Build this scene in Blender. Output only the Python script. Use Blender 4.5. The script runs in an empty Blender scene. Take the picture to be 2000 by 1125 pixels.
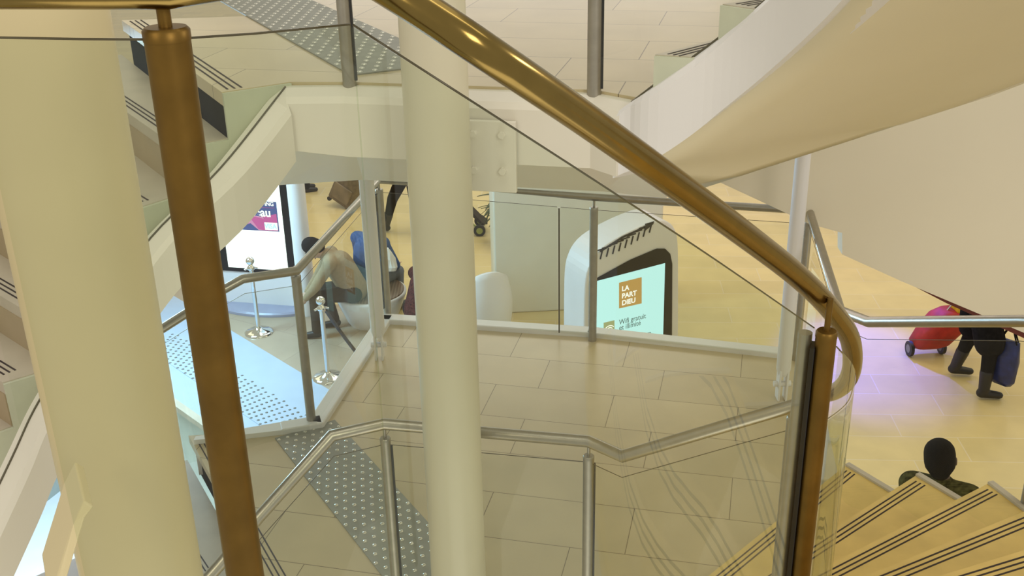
import bpy, bmesh, math, random
from mathutils import Vector, Matrix
random.seed(7)
S = bpy.context.scene
COL = S.collection

# ------------------------------------------------------------------ camera
FPX, PITCH, ROLL, HC = 2111.0, math.radians(23.6), math.radians(1.18), 3.2
FW = Vector((0, math.cos(PITCH), -math.sin(PITCH)))
UP0 = Vector((0, math.sin(PITCH), math.cos(PITCH)))
R0 = Vector((1, 0, 0))
RT = R0 * math.cos(ROLL) - UP0 * math.sin(ROLL)
UP = R0 * math.sin(ROLL) + UP0 * math.cos(ROLL)
CP = Vector((0, 0, HC))
cam = bpy.data.cameras.new('camera')
cam.sensor_width = 36.0
cam.lens = 36.0 * FPX / 2000.0
cam.clip_start, cam.clip_end = 0.05, 200
camo = bpy.data.objects.new('camera', cam)
M = Matrix((RT, UP, -FW)).transposed().to_4x4()
M.translation = CP
camo.matrix_world = M
COL.objects.link(camo)
S.camera = camo

# ------------------------------------------------------------------ light
S.view_settings.view_transform = 'Standard'
S.view_settings.look = 'None'
S.view_settings.gamma = 1.0
S.view_settings.exposure = -0.24
W = bpy.data.worlds.new('hall_air')
S.world = W
W.use_nodes = True
bg = W.node_tree.nodes['Background']
bg.inputs[0].default_value = (1.0, 0.94, 0.80, 1)
bg.inputs[1].default_value = 0.62


def area(name, loc, target, size, power, color, sizey=None, spread=180):
    l = bpy.data.lights.new(name, 'AREA')
    l.shape = 'RECTANGLE'
    l.size = size
    l.size_y = sizey or size
    l.energy = power
    l.color = color
    l.spread = math.radians(spread)
    o = bpy.data.objects.new(name, l)
    o.location = loc
    d = Vector(target) - Vector(loc)
    o.rotation_euler = d.to_track_quat('-Z', 'Y').to_euler()
    COL.objects.link(o)
    return o


WARM = (1.0, 0.93, 0.80)
area('hall_fill_light', (0.5, 4.0, 8.0), (0.5, 4.0, 0), 5, 65, WARM)  # unseen overhead fill for the whole stair hall
area('hall_fill_light', (-4.0, -3.0, 5.5), (-0.5, 4.5, 0.0), 2.5, 95, (1.0, 0.88, 0.66))  # added front fill from the left, reaches under the upper landing
area('hall_fill_light', (3.0, -3.5, 5.0), (0.8, 5.0, 0.0), 2.0, 135, (1.0, 0.92, 0.80))  # added front fill from the right, brightens the lower landing
area('ground_floor_fill', (0.0, 14.5, 3.6), (0.0, 14.5, -2.3), 6, 300, (1.0, 0.90, 0.90), 4)  # added fill over the far ground floor, source unseen
area('ground_floor_fill', (7.0, 10.0, 3.6), (6.2, 10.0, -2.3), 5, 130, (1.0, 0.76, 0.32))  # added yellow fill for the right side of the ground floor
area('ground_floor_fill', (-6.0, 16.0, 3.4), (-4.0, 14.0, -2.3), 4, 80, (1.0, 0.86, 0.62))  # added fill for the ground floor at the back left
area('cold_screen_fill', (-4.6, 10.6, 0.7), (-2.2, 8.0, -2.0), 1.6, 380, (0.40, 0.70, 1.0))  # added cold light that strengthens the totem screen's glow
area('rail_streak_light', (0.6, 1.5, 6.5), (0.6, 1.5, 0), 8, 55, WARM, 0.3)  # added strip light, meant to draw a streak along the near handrail
area('rail_highlight_light', (4.6, 2.9, 4.3), (0.2, 1.7, 2.7), 1.0, 38, WARM, 0.4)  # added light aimed at the near handrail for its highlight
area('haunch_fill_light', (0.1, 1.2, -2.2), (0, 4.0, 2.0), 3.0, 45, WARM)  # added soft fill from below to brighten the landing haunch
area('basement_light', (-4.6, 7.4, -2.4), (-4.6, 7.4, -4), 2.2, 80, (0.80, 0.93, 1.0))
sp = bpy.data.lights.new('violet_glow_spot', 'SPOT')  # added spot standing for the violet screen glow on the floor
sp.energy, sp.color, sp.spot_size, sp.spot_blend, sp.shadow_soft_size = 5200, (0.07, 0.085, 1.0), math.radians(20), 0.9, 0.15
spo = bpy.data.objects.new('violet_glow_spot', sp)
spo.location = (4.2, 14.6, 2.4)
spo.rotation_euler = (Vector((3.85, 10.5, -2.33)) - spo.location).to_track_quat('-Z', 'Y').to_euler()
COL.objects.link(spo)

GZ = -2.33     # ground floor
TZ = 2.33      # upper landing
RISE = 0.166


# ------------------------------------------------------------------ survey helpers: photo pixel -> point of the place
def ray(x, y):
    return FW + RT * ((x - 1000) / FPX) - UP * ((y - 562.5) / FPX)


def PZ(x, y, z):
    d = ray(x, y)
    return CP + d * ((z - HC) / d.z)


def PD(x, y, dep):
    return CP + ray(x, y) * dep


def G(x, y):
    return PZ(x, y, GZ)


def PPL(x, y, o, n):
    d = ray(x, y)
    return CP + d * ((o - CP).dot(n) / d.dot(n))


# ------------------------------------------------------------------ materials
MATS = {}


def nodes(m):
    m.use_nodes = True
    nt = m.node_tree
    return nt, nt.nodes, nt.links, nt.nodes['Principled BSDF']


def mat(name, col, rough=0.5, metal=0.0, vary=0.06, scale=6.0, bump=0.0, emit=None, estr=0.0, spec=0.5, coat=0.0):
    m = bpy.data.materials.new(name)
    nt, N, L, b = nodes(m)
    b.inputs['Roughness'].default_value = rough
    b.inputs['Metallic'].default_value = metal
    b.inputs['Specular IOR Level'].default_value = spec
    b.inputs['Coat Weight'].default_value = coat
    tc = N.new('ShaderNodeTexCoord')
    nz = N.new('ShaderNodeTexNoise')
    nz.inputs['Scale'].default_value = scale
    nz.inputs['Detail'].default_value = 6
    L.new(tc.outputs['Object'], nz.inputs['Vector'])
    cr = N.new('ShaderNodeValToRGB')
    cr.color_ramp.elements[0].position = 0.3
    cr.color_ramp.elements[1].position = 0.7
    cr.color_ramp.elements[0].color = (*[max(0, c * (1 - vary)) for c in col], 1)
    cr.color_ramp.elements[1].color = (*[min(1, c * (1 + vary)) for c in col], 1)
    L.new(nz.outputs['Fac'], cr.inputs['Fac'])
    L.new(cr.outputs['Color'], b.inputs['Base Color'])
    if bump:
        bp = N.new('ShaderNodeBump')
        bp.inputs['Strength'].default_value = bump
        bp.inputs['Distance'].default_value = 0.01
        n2 = N.new('ShaderNodeTexNoise')
        n2.inputs['Scale'].default_value = scale * 8
        L.new(tc.outputs['Object'], n2.inputs['Vector'])
        L.new(n2.outputs['Fac'], bp.inputs['Height'])
        L.new(bp.outputs['Normal'], b.inputs['Normal'])
    if emit:
        b.inputs['Emission Color'].default_value = (*emit, 1)
        b.inputs['Emission Strength'].default_value = estr
    MATS[name] = m
    return m


def tile_mat(name, col, mortar, bw, rh, msize, rotdeg, loc=(0, 0), rough=0.35, vary=0.05, offset=0.36, noise=0.06, coat=0.0):
    m = bpy.data.materials.new(name)
    nt, N, L, b = nodes(m)
    tc = N.new('ShaderNodeTexCoord')
    mp = N.new('ShaderNodeMapping')
    mp.inputs['Rotation'].default_value = (0, 0, math.radians(rotdeg))
    mp.inputs['Location'].default_value = (loc[0], loc[1], 0)
    L.new(tc.outputs['Object'], mp.inputs['Vector'])
    br = N.new('ShaderNodeTexBrick')
    br.offset = offset
    br.offset_frequency = 2
    br.inputs['Scale'].default_value = 1
    br.inputs['Brick Width'].default_value = bw
    br.inputs['Row Height'].default_value = rh
    br.inputs['Mortar Size'].default_value = msize
    br.inputs['Mortar Smooth'].default_value = 0.2
    br.inputs['Color1'].default_value = (*[c * (1 - vary) for c in col], 1)
    br.inputs['Color2'].default_value = (*[min(1, c * (1 + vary)) for c in col], 1)
    br.inputs['Mortar'].default_value = (*mortar, 1)
    L.new(mp.outputs['Vector'], br.inputs['Vector'])
    nz = N.new('ShaderNodeTexNoise')
    nz.inputs['Scale'].default_value = 3.5
    nz.inputs['Detail'].default_value = 8
    L.new(mp.outputs['Vector'], nz.inputs['Vector'])
    mr = N.new('ShaderNodeMapRange')
    mr.inputs[1].default_value, mr.inputs[2].default_value = 0.3, 0.7
    mr.inputs[3].default_value, mr.inputs[4].default_value = 1 - noise, 1 + noise
    L.new(nz.outputs['Fac'], mr.inputs[0])
    mx = N.new('ShaderNodeMix')
    mx.data_type = 'RGBA'
    mx.blend_type = 'MULTIPLY'
    mx.inputs[0].default_value = 1
    L.new(br.outputs['Color'], mx.inputs[6])
    L.new(mr.outputs[0], mx.inputs[7])
    L.new(mx.outputs[2], b.inputs['Base Color'])
    b.inputs['Roughness'].default_value = rough
    b.inputs['Coat Weight'].default_value = coat
    b.inputs['Coat Roughness'].default_value = 0.12
    MATS[name] = m
    return m


def wood_mat(name, c1, c2, scale=14):
    m = bpy.data.materials.new(name)
    nt, N, L, b = nodes(m)
    tc = N.new('ShaderNodeTexCoord')
    wv = N.new('ShaderNodeTexWave')
    wv.inputs['Scale'].default_value = scale
    wv.inputs['Distortion'].default_value = 1.2
    wv.inputs['Detail'].default_value = 3
    L.new(tc.outputs['Object'], wv.inputs['Vector'])
    cr = N.new('ShaderNodeValToRGB')
    cr.color_ramp.elements[0].color = (*c1, 1)
    cr.color_ramp.elements[1].color = (*c2, 1)
    L.new(wv.outputs['Fac'], cr.inputs['Fac'])
    L.new(cr.outputs['Color'], b.inputs['Base Color'])
    b.inputs['Roughness'].default_value = 0.45
    return m


def glass_mat(name, tint, f0=0.5):
    m = bpy.data.materials.new(name)
    m.use_nodes = True
    nt = m.node_tree
    N, L = nt.nodes, nt.links
    for n in list(N):
        if n.type != 'OUTPUT_MATERIAL':
            N.remove(n)
    out = [n for n in N if n.type == 'OUTPUT_MATERIAL'][0]
    tr = N.new('ShaderNodeBsdfTransparent')
    tr.inputs[0].default_value = (*tint, 1)
    gl = N.new('ShaderNodeBsdfGlossy')
    gl.inputs['Roughness'].default_value = 0.0
    gl.inputs['Color'].default_value = (1, 1, 1, 1)
    ge = N.new('ShaderNodeNewGeometry')
    dt = N.new('ShaderNodeVectorMath')
    dt.operation = 'DOT_PRODUCT'
    L.new(ge.outputs['Incoming'], dt.inputs[0])
    L.new(ge.outputs['Normal'], dt.inputs[1])

    def mth(op, a, b_=None):
        n = N.new('ShaderNodeMath')
        n.operation = op
        if isinstance(a, float):
            n.inputs[0].default_value = a
        else:
            L.new(a, n.inputs[0])
        if b_ is not None:
            if isinstance(b_, float):
                n.inputs[1].default_value = b_
            else:
                L.new(b_, n.inputs[1])
        return n.outputs[0]
    c = mth('ABSOLUTE', dt.outputs['Value'])
    p5 = mth('POWER', mth('SUBTRACT', 1.0, c), 5.0)
    fres = mth('MULTIPLY', mth('ADD', mth('MULTIPLY', p5, 0.92), 0.075), f0)
    mx = N.new('ShaderNodeMixShader')
    L.new(fres, mx.inputs[0])
    L.new(tr.outputs[0], mx.inputs[1])
    L.new(gl.outputs[0], mx.inputs[2])
    L.new(mx.outputs[0], out.inputs[0])
    return m


PAINT = mat('cream_paint', (0.80, 0.765, 0.68), 0.38, vary=0.02, scale=2.5)
WHITE = mat('white_paint', (0.81, 0.80, 0.82), 0.35, vary=0.02, scale=2.5)
SOFFIT = mat('plaster_soffit', (0.80, 0.73, 0.54), 0.7, vary=0.02, scale=1.5)
COLUMN = mat('column_paint', (0.68, 0.635, 0.49), 0.32, vary=0.025, scale=3)
COLUMNY = mat('column_paint_yellow', (0.69, 0.59, 0.36), 0.34, vary=0.03, scale=3)  # yellower version of the column paint, for the big left column
CHEEK = mat('pale_green_stone', (0.60, 0.63, 0.50), 0.4, vary=0.05, scale=9)
STEEL = mat('brushed_steel', (0.46, 0.43, 0.37), 0.33, 1.0, vary=0.05, scale=30)
POSTM = mat('satin_steel_post', (0.40, 0.375, 0.33), 0.42, 0.85, vary=0.07, scale=24)
STEEL_SHADED = mat('steel_shaded_brown', (0.265, 0.185, 0.058), 0.19, 1.0, vary=0.06, scale=30)  # same steel rail, warm light and dark surroundings put into its colour
POST_SHADED = mat('steel_post_shaded_brown', (0.19, 0.108, 0.020), 0.42, 0.75, vary=0.14, scale=18)  # steel post with its brown light and shade painted into the base colour
CHROME = mat('polished_chrome', (0.80, 0.81, 0.80), 0.08, 1.0, vary=0.01)
GASKET = mat('black_gasket', (0.012, 0.011, 0.014), 0.5, vary=0.1)
GROOVE = mat('dark_groove', (0.035, 0.022, 0.022), 0.7, vary=0.2)
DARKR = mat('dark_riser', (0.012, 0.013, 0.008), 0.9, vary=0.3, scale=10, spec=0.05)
STONE = tile_mat('landing_stone', (0.59, 0.49, 0.315), (0.19, 0.14, 0.08), 0.73, 0.375, 0.0022, 13.5, (-0.25, -0.04), 0.30, 0.045)
TREAD = mat('tread_stone', (0.74, 0.54, 0.18), 0.36, vary=0.08, scale=7)
TREADL = mat('pale_tread_stone', (0.56, 0.50, 0.41), 0.4, vary=0.07, scale=7)
RISERM = mat('tan_riser_stone', (0.44, 0.345, 0.22), 0.45, vary=0.06, scale=7)
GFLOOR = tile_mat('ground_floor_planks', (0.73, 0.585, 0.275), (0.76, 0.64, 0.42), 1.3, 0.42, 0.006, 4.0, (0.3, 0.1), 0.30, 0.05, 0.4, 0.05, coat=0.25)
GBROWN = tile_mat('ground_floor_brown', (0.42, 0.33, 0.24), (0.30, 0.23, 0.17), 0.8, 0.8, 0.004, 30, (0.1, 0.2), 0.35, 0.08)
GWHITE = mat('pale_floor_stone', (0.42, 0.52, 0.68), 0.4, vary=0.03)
STUDG = mat('grey_tactile_rubber', (0.30, 0.305, 0.275), 0.5, vary=0.08, scale=12)
STUDM = mat('steel_stud', (0.74, 0.73, 0.68), 0.22, 0.9, vary=0.02)
STUDD = mat('dark_stud', (0.13, 0.13, 0.12), 0.4, vary=0.1)
GLASS = glass_mat('clear_glass', (0.85, 0.895, 0.80), 0.75)
GLASSC = glass_mat('white_glass', (0.945, 0.96, 0.925), 0.28)
GEDGE = mat('glass_edge', (0.10, 0.085, 0.05), 0.15, vary=0.1)
GLIGHT = mat('glass_edge_light', (0.42, 0.46, 0.38), 0.15, vary=0.1)
BLACK = mat('gloss_black', (0.006, 0.006, 0.008), 0.25, vary=0.1, spec=0.15)
SCRW = mat('lit_screen_white', (0.1, 0.1, 0.1), 0.3, vary=0, emit=(0.86, 0.97, 1.0), estr=2.2)
SCRB = mat('lit_screen_blue', (0.1, 0.12, 0.12), 0.3, vary=0, emit=(0.50, 0.88, 0.93), estr=1.35)


# ------------------------------------------------------------------ mesh builder
class MB:
    def __init__(s):
        s.v, s.f, s.sm = [], [], []

    def add(s, vs, fs, smooth=False):
        o = len(s.v)
        s.v += [tuple(v) for v in vs]
        s.f += [tuple(i + o for i in f) for f in fs]
        s.sm += [smooth] * len(fs)
        return s

    def box(s, c, size, rot=None):
        c = Vector(c)
        hx, hy, hz = [a / 2 for a in size]
        vs = [Vector((x, y, z)) for x in (-hx, hx) for y in (-hy, hy) for z in (-hz, hz)]
        if rot is not None:
            vs = [rot @ v for v in vs]
        return s.add([c + v for v in vs], [(0, 1, 3, 2), (4, 6, 7, 5), (0, 4, 5, 1), (2, 3, 7, 6), (0, 2, 6, 4), (1, 5, 7, 3)])

    def prism(s, poly, z0, z1):
        """poly: plan points; z0/z1 numbers or per-point lists"""
        n = len(poly)
        za = z0 if isinstance(z0, (list, tuple)) else [z0] * n
        zb = z1 if isinstance(z1, (list, tuple)) else [z1] * n
        vs = [(p[0], p[1], a) for p, a in zip(poly, za)] + [(p[0], p[1], b) for p, b in zip(poly, zb)]
        fs = [tuple(range(n))[::-1], tuple(range(n, 2 * n))]
        fs += [(i, (i + 1) % n, n + (i + 1) % n, n + i) for i in range(n)]
        return s.add(vs, fs)

    def extr(s, pts, vec):
        n = len(pts)
        vec = Vector(vec)
        vs = [Vector(p) for p in pts] + [Vector(p) + vec for p in pts]
        fs = [tuple(range(n)), tuple(range(n, 2 * n))[::-1]]
        fs += [((i + 1) % n, i, n + i, n + (i + 1) % n) for i in range(n)]
        return s.add(vs, fs)

    def tube(s, pts, r, seg=20, caps=True, smooth=True):
        pts = [Vector(p) for p in pts]
        n = len(pts)
        rs = r if isinstance(r, (list, tuple)) else [r] * n
        vs, fs = [], []
        d0 = (pts[1] - pts[0]).normalized()
        ref = Vector((0, 0, 1)) if abs(d0.z) < 0.9 else Vector((1, 0, 0))
        a = d0.cross(ref).normalized()
        for i in range(n):
            din = (pts[i] - pts[i - 1]).normalized() if i else (pts[1] - pts[0]).normalized()
            dout = (pts[i + 1] - pts[i]).normalized() if i < n - 1 else din
            a = (a - din * a.dot(din)).normalized()
            b = din.cross(a)
            t = (din + dout).normalized()
            den = max(0.25, din.dot(t))
            for k in range(seg):
                th = 2 * math.pi * k / seg
                o = (a * math.cos(th) + b * math.sin(th)) * rs[i]
                o = o - din * (o.dot(t) / den)
                vs.append(pts[i] + o)
        for i in range(n - 1):
            for k in range(seg):
                k2 = (k + 1) % seg
                fs.append((i * seg + k, i * seg + k2, (i + 1) * seg + k2, (i + 1) * seg + k))
        s.add(vs, fs, smooth)
        if caps:
            s.add(vs[:seg], [tuple(range(seg))[::-1]])
            s.add(vs[-seg:], [tuple(range(seg))])
        return s

    def lathe(s, c, prof, seg=32, smooth=True):
        c = Vector(c)
        vs, fs = [], []
        n = len(prof)
        for r, z in prof:
            for k in range(seg):
                th = 2 * math.pi * k / seg
                vs.append(c + Vector((r * math.cos(th), r * math.sin(th), z)))
        for i in range(n - 1):
            for k in range(seg):
                k2 = (k + 1) % seg
                fs.append((i * seg + k, i * seg + k2, (i + 1) * seg + k2, (i + 1) * seg + k))
        s.add(vs, fs, smooth)
        s.add(vs[:seg], [tuple(range(seg))[::-1]])
        s.add(vs[-seg:], [tuple(range(seg))])
        return s

    def ball(s, c, r, seg=16, rings=10):
        c = Vector(c)
        rr = r if isinstance(r, (tuple, list)) else (r, r, r)
        vs, fs = [], []
        for i in range(rings + 1):
            ph = math.pi * i / rings
            for k in range(seg):
                th = 2 * math.pi * k / seg
                vs.append(c + Vector((rr[0] * math.sin(ph) * math.cos(th), rr[1] * math.sin(ph) * math.sin(th), -rr[2] * math.cos(ph))))
        for i in range(rings):
            for k in range(seg):
                k2 = (k + 1) % seg
                fs.append((i * seg + k, i * seg + k2, (i + 1) * seg + k2, (i + 1) * seg + k))
        return s.add(vs, fs, True)

    def cap(s, p, q, r1, r2, seg=12):
        """tapered capsule"""
        p, q = Vector(p), Vector(q)
        d = (q - p)
        L = d.length or 1e-4
        d = d / L
        ref = Vector((0, 0, 1)) if abs(d.z) < 0.9 else Vector((1, 0, 0))
        a = d.cross(ref).normalized()
        b = d.cross(a)
        rings = []
        for k in range(5):
            th = math.pi / 2 * (k + 0.15) / 4.15
            rings.append((p - d * r1 * math.cos(th), r1 * math.sin(th)))
        for k in range(5):
            th = math.pi / 2 * (k) / 4.15
            rings.append((q + d * r2 * math.sin(th), r2 * math.cos(th)))
        vs, fs = [], []
        for c, r in rings:
            for k in range(seg):
                th = 2 * math.pi * k / seg
                vs.append(c + (a * math.cos(th) + b * math.sin(th)) * r)
        for i in range(len(rings) - 1):
            for k in range(seg):
                k2 = (k + 1) % seg
                fs.append((i * seg + k, i * seg + k2, (i + 1) * seg + k2, (i + 1) * seg + k))
        fs.append(tuple(range(seg))[::-1])
        m = (len(rings) - 1) * seg
        fs.append(tuple(range(m, m + seg)))
        return s.add(vs, fs, True)

    def build(s, name, material, parent=None, bevel=0, local=True):
        me = bpy.data.meshes.new(name)
        off = Vector((0, 0, 0))
        me.from_pydata(s.v, [], s.f)
        me.materials.append(material)
        for p, sm in zip(me.polygons, s.sm):
            p.use_smooth = sm
        bm = bmesh.new()
        bm.from_mesh(me)
        bmesh.ops.recalc_face_normals(bm, faces=bm.faces)
        bm.to_mesh(me)
        bm.free()
        o = bpy.data.objects.new(name, me)
        COL.objects.link(o)
        if parent:
            o.parent = parent
            o.matrix_parent_inverse = Matrix.Translation(-parent.location) if WORLD else Matrix()
        if bevel:
            b = o.modifiers.new('bevel', 'BEVEL')
            b.width = bevel
            b.segments = 3
            b.limit_method = 'ANGLE'
        return o


WORLD = True     # parts are modelled in world coordinates unless switched off


def tag(o, label=None, cat=None, group=None, kind=None):
    if label:
        o['label'] = label
    if cat:
        o['category'] = cat
    if group:
        o['group'] = group
    if kind:
        o['kind'] = kind
    return o


def thing(name, loc, label, cat, group=None, rz=0):
    o = bpy.data.objects.new(name, None)
    o.empty_display_size = 0.1
    o.location = loc
    o.rotation_euler = (0, 0, rz)
    COL.objects.link(o)
    return tag(o, label, cat, group)


def text_mesh(body, size, place, material, name, parent, align='LEFT', weight=0.0, depth=0.002, sx=1.0):
    """place: 4x4 matrix of the text plane (x right, y up, z towards reader)"""
    cu = bpy.data.curves.new(name, 'FONT')
    cu.body = body
    cu.size = size
    cu.align_x = align
    cu.offset = weight
    cu.extrude = depth
    t = bpy.data.objects.new(name, cu)
    COL.objects.link(t)
    bpy.context.view_layer.update()
    dg = bpy.context.evaluated_depsgraph_get()
    me = bpy.data.meshes.new_from_object(t.evaluated_get(dg))
    bpy.data.objects.remove(t)
    me.transform(place @ Matrix.Diagonal((sx, 1, 1, 1)))
    me.materials.clear()
    me.materials.append(material)
    o = bpy.data.objects.new(name, me)
    COL.objects.link(o)
    o.parent = parent
    o.matrix_parent_inverse = Matrix.Translation(-parent.location)
    return o


def smooth_path(ctrl, n=8):
    """Catmull-Rom through control points"""
    c = [Vector(p) for p in ctrl]
    c = [c[0] * 2 - c[1]] + c + [c[-1] * 2 - c[-2]]
    out = []
    for i in range(1, len(c) - 2):
        for k in range(n):
            t = k / n
            p0, p1, p2, p3 = c[i - 1:i + 3]
            out.append(0.5 * ((2 * p1) + (p2 - p0) * t + (2 * p0 - 5 * p1 + 4 * p2 - p3) * t * t + (3 * p1 - p0 - 3 * p2 + p3) * t ** 3))
    out.append(c[-2])
    return out


def xy(p):
    return (p[0], p[1])


# ------------------------------------------------------------------ plan of the stair
# nosings of the flight that leaves a landing downwards on the west side: photo points of the inner ends
WN = [xy(PZ(433, 180, 2.33)), xy(PZ(347, 288, 2.164)), xy(PZ(262, 407, 1.998)), xy(PZ(176, 525, 1.832)), xy(PZ(90, 631, 1.666)), xy(PZ(5, 747, 1.5))]
WN += [(WN[-1][0] * 2 - WN[-2][0] + 0.02, WN[-1][1] * 2 - WN[-2][1])]
WN += [(WN[-1][0] * 2 - WN[-2][0] + 0.02, WN[-1][1] * 2 - WN[-2][1])]
WANG = [-60.5, -56.5, -51, -45, -43, -41, -38, -35]
WO = []
for (px, py), an in zip(WN, WANG):
    a = math.radians(an)
    WO.append((px - 1.8 * math.cos(a), py - 1.8 * math.sin(a)))
WSTR = [PZ(-80, 1112, 1.08), PZ(22, 898, 1.34), PZ(80, 778, 1.50), PZ(190, 614, 1.71), PZ(295, 465, 1.92), PZ(430, 330, 2.11), Vector((-0.80, 3.86, 2.32))]
INNER = [(-0.80, 3.86), (-0.57, 3.85), (0.30, 3.65), (0.41, 3.53)]     # posts' line along the well on a landing
EI = [(0.47, 3.44), (0.66, 3.36), (0.79, 3.20), (0.865, 2.98), (0.905, 2.74), (0.91, 2.48), (0.87, 2.22)]
EO = [(1.66, 4.62), (1.87, 4.27), (2.05, 3.95), (2.14, 3.60), (2.19, 3.22), (2.19, 2.82), (2.13, 2.42)]
OUTER = [(1.62, 4.72), (1.85, 6.12), (0.53, 6.52), (-0.885, 6.80), (-1.14, 5.41), (-1.31, 5.36), (-1.86, 5.32)]
LANDING = [WN[0], (-0.79, 3.90), (-0.57, 3.88), (0.30, 3.68), (0.43, 3.56), EI[0], EO[0]] + OUTER


def stairs_down(parent, z0, n):
    """west flight"""
    for k in range(1, n):
        z = z0 - RISE * k
        i0, o0, i1, o1 = WN[k - 1], WO[k - 1], WN[k], WO[k]
        poly = [i0, o0, o1, i1]
        st = MB().prism(poly, z - 0.21, z).build('step', TREADL, parent)
        # three grooved lines behind the nosing
        g = MB()
        di, do = Vector((i0[0] - i1[0], i0[1] - i1[1])), Vector((o0[0] - o1[0], o0[1] - o1[1]))
        i1v, o1v = Vector(i1), Vector(o1)
        ax = (o1v - i1v).normalized()
        nrm = Vector((-ax.y, ax.x))
        if nrm.dot(di + do) < 0:
            nrm = -nrm
        p_, q_ = i1v - nrm * 0.004, o1v - nrm * 0.004
        MB().prism([p_, q_, o1v, i1v], z - RISE, z - 0.045).build('riser', RISERM, st)
        for off in (0.03, 0.05, 0.07):
            a, b = i1v + ax * 0.05 + nrm * off, o1v - ax * 0.06 + nrm * off
            w = nrm * 0.0032
            g.prism([a - w, b - w, b + w, a + w], z - 0.001, z + 0.0012)
        g.build('nosing_grooves', GROOVE, st)
    # pale side of the saw-tooth towards the well
    ck = MB()
    for k in range(0, n - 1):
        z = z0 - RISE * k
        a, b = Vector(WN[k]), Vector(WN[k + 1])
        t = (b - a).normalized()
        nr = Vector((-t.y, t.x))
        if nr.x < 0:
            nr = -nr
        p, q = a + nr * 0.012, b + nr * 0.012
        zb = z - RISE
        ck.prism([a, b, q, p], [z - 0.36, z - 0.50, z - 0.50, z - 0.36], zb - 0.004)
    ck.build('cheek_panel', CHEEK, parent)


def stairs_up(parent, z0, n, ei=EI, eo=EO, mat_=None):
    for k in range(n - 1):
        z = z0 + RISE * (k + 1)
        poly = [ei[k], eo[k], eo[k + 1], ei[k + 1]]
        st = MB().prism(poly, [z - 0.20, z - 0.20, z - 0.09, z - 0.09], z).build('step', mat_ or TREAD, parent)
        g = MB()
        i0, o0 = Vector(ei[k]), Vector(eo[k])
        ax = (o0 - i0).normalized()
        nrm = Vector((ax.y, -ax.x))
        mid = Vector(ei[k + 1]) + Vector(eo[k + 1]) - i0 - o0
        if nrm.dot(mid) < 0:
            nrm = -nrm
        for off in (0.028, 0.05, 0.072):
            a, b = i0 + ax * 0.03 + nrm * off, o0 - ax * 0.035 + nrm * off
            w = nrm * 0.0034
            g.prism([a - w, b - w, b + w, a + w], z - 0.001, z + 0.0012)
        g.build('nosing_grooves', GROOVE, st)
        # raised lip along the outer end of the tread
        o1 = Vector(eo[k + 1])
        t = (o1 - o0).normalized()
        nr = Vector((t.y, -t.x))
        if nr.dot(ax) < 0:
            nr = -nr
        MB().prism([o0, o1, o1 + nr * 0.028, o0 + nr * 0.028], [z - 0.20, z - 0.09, z - 0.09, z - 0.20], z + 0.012).build('end_lip', TREADL, st)
    ck = MB()
    for k in range(n - 1):
        z = z0 + RISE * (k + 1)
        a, b = Vector(ei[k]), Vector(ei[k + 1])
        t = (b - a).normalized()
        nr = Vector((-t.y, t.x))
        if nr.dot(Vector((0, 2.5)) - a) < 0:
            nr = -nr
        ck.prism([a, b, b + nr * 0.012, a + nr * 0.012], [z - 0.20, z - 0.09, z - 0.09, z - 0.20], z - 0.003)
    ck.build('cheek_panel', CHEEK, parent)


def band(path, ledge, face, drop=0.25, drops=None):
    """painted string along the well; path of glass-foot points, section swept to the well side (right of travel)"""
    m = MB()
    n = len(path)
    vs, fs = [], []
    for i, p in enumerate(path):
        p = Vector(p)
        a = Vector(path[max(i - 1, 0)])
        b = Vector(path[min(i + 1, n - 1)])
        t = Vector((b.x - a.x, b.y - a.y)).normalized()
        nr = Vector((t.y, -t.x, 0))
        l = ledge[i]
        drop = drops[i] if drops else drop
        sec = [(-0.10, -0.10), (-0.03, 0.0), (0.0, 0.0), (l, -0.4 * l), (l + 0.016, -0.4 * l - 0.022), (l + 0.016, -drop), (-0.10, -drop)]
        for u, w in sec:
            vs.append(p + nr * u + Vector((0, 0, w)))
    k = 7
    for i in range(n - 1):
        for j in range(k):
            fs.append((i * k + j, i * k + (j + 1) % k, (i + 1) * k + (j + 1) % k, (i + 1) * k + j))
    fs.append(tuple(range(k)))
    fs.append(tuple(range((n - 1) * k, n * k))[::-1])
    return m.add(vs, fs)


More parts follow.
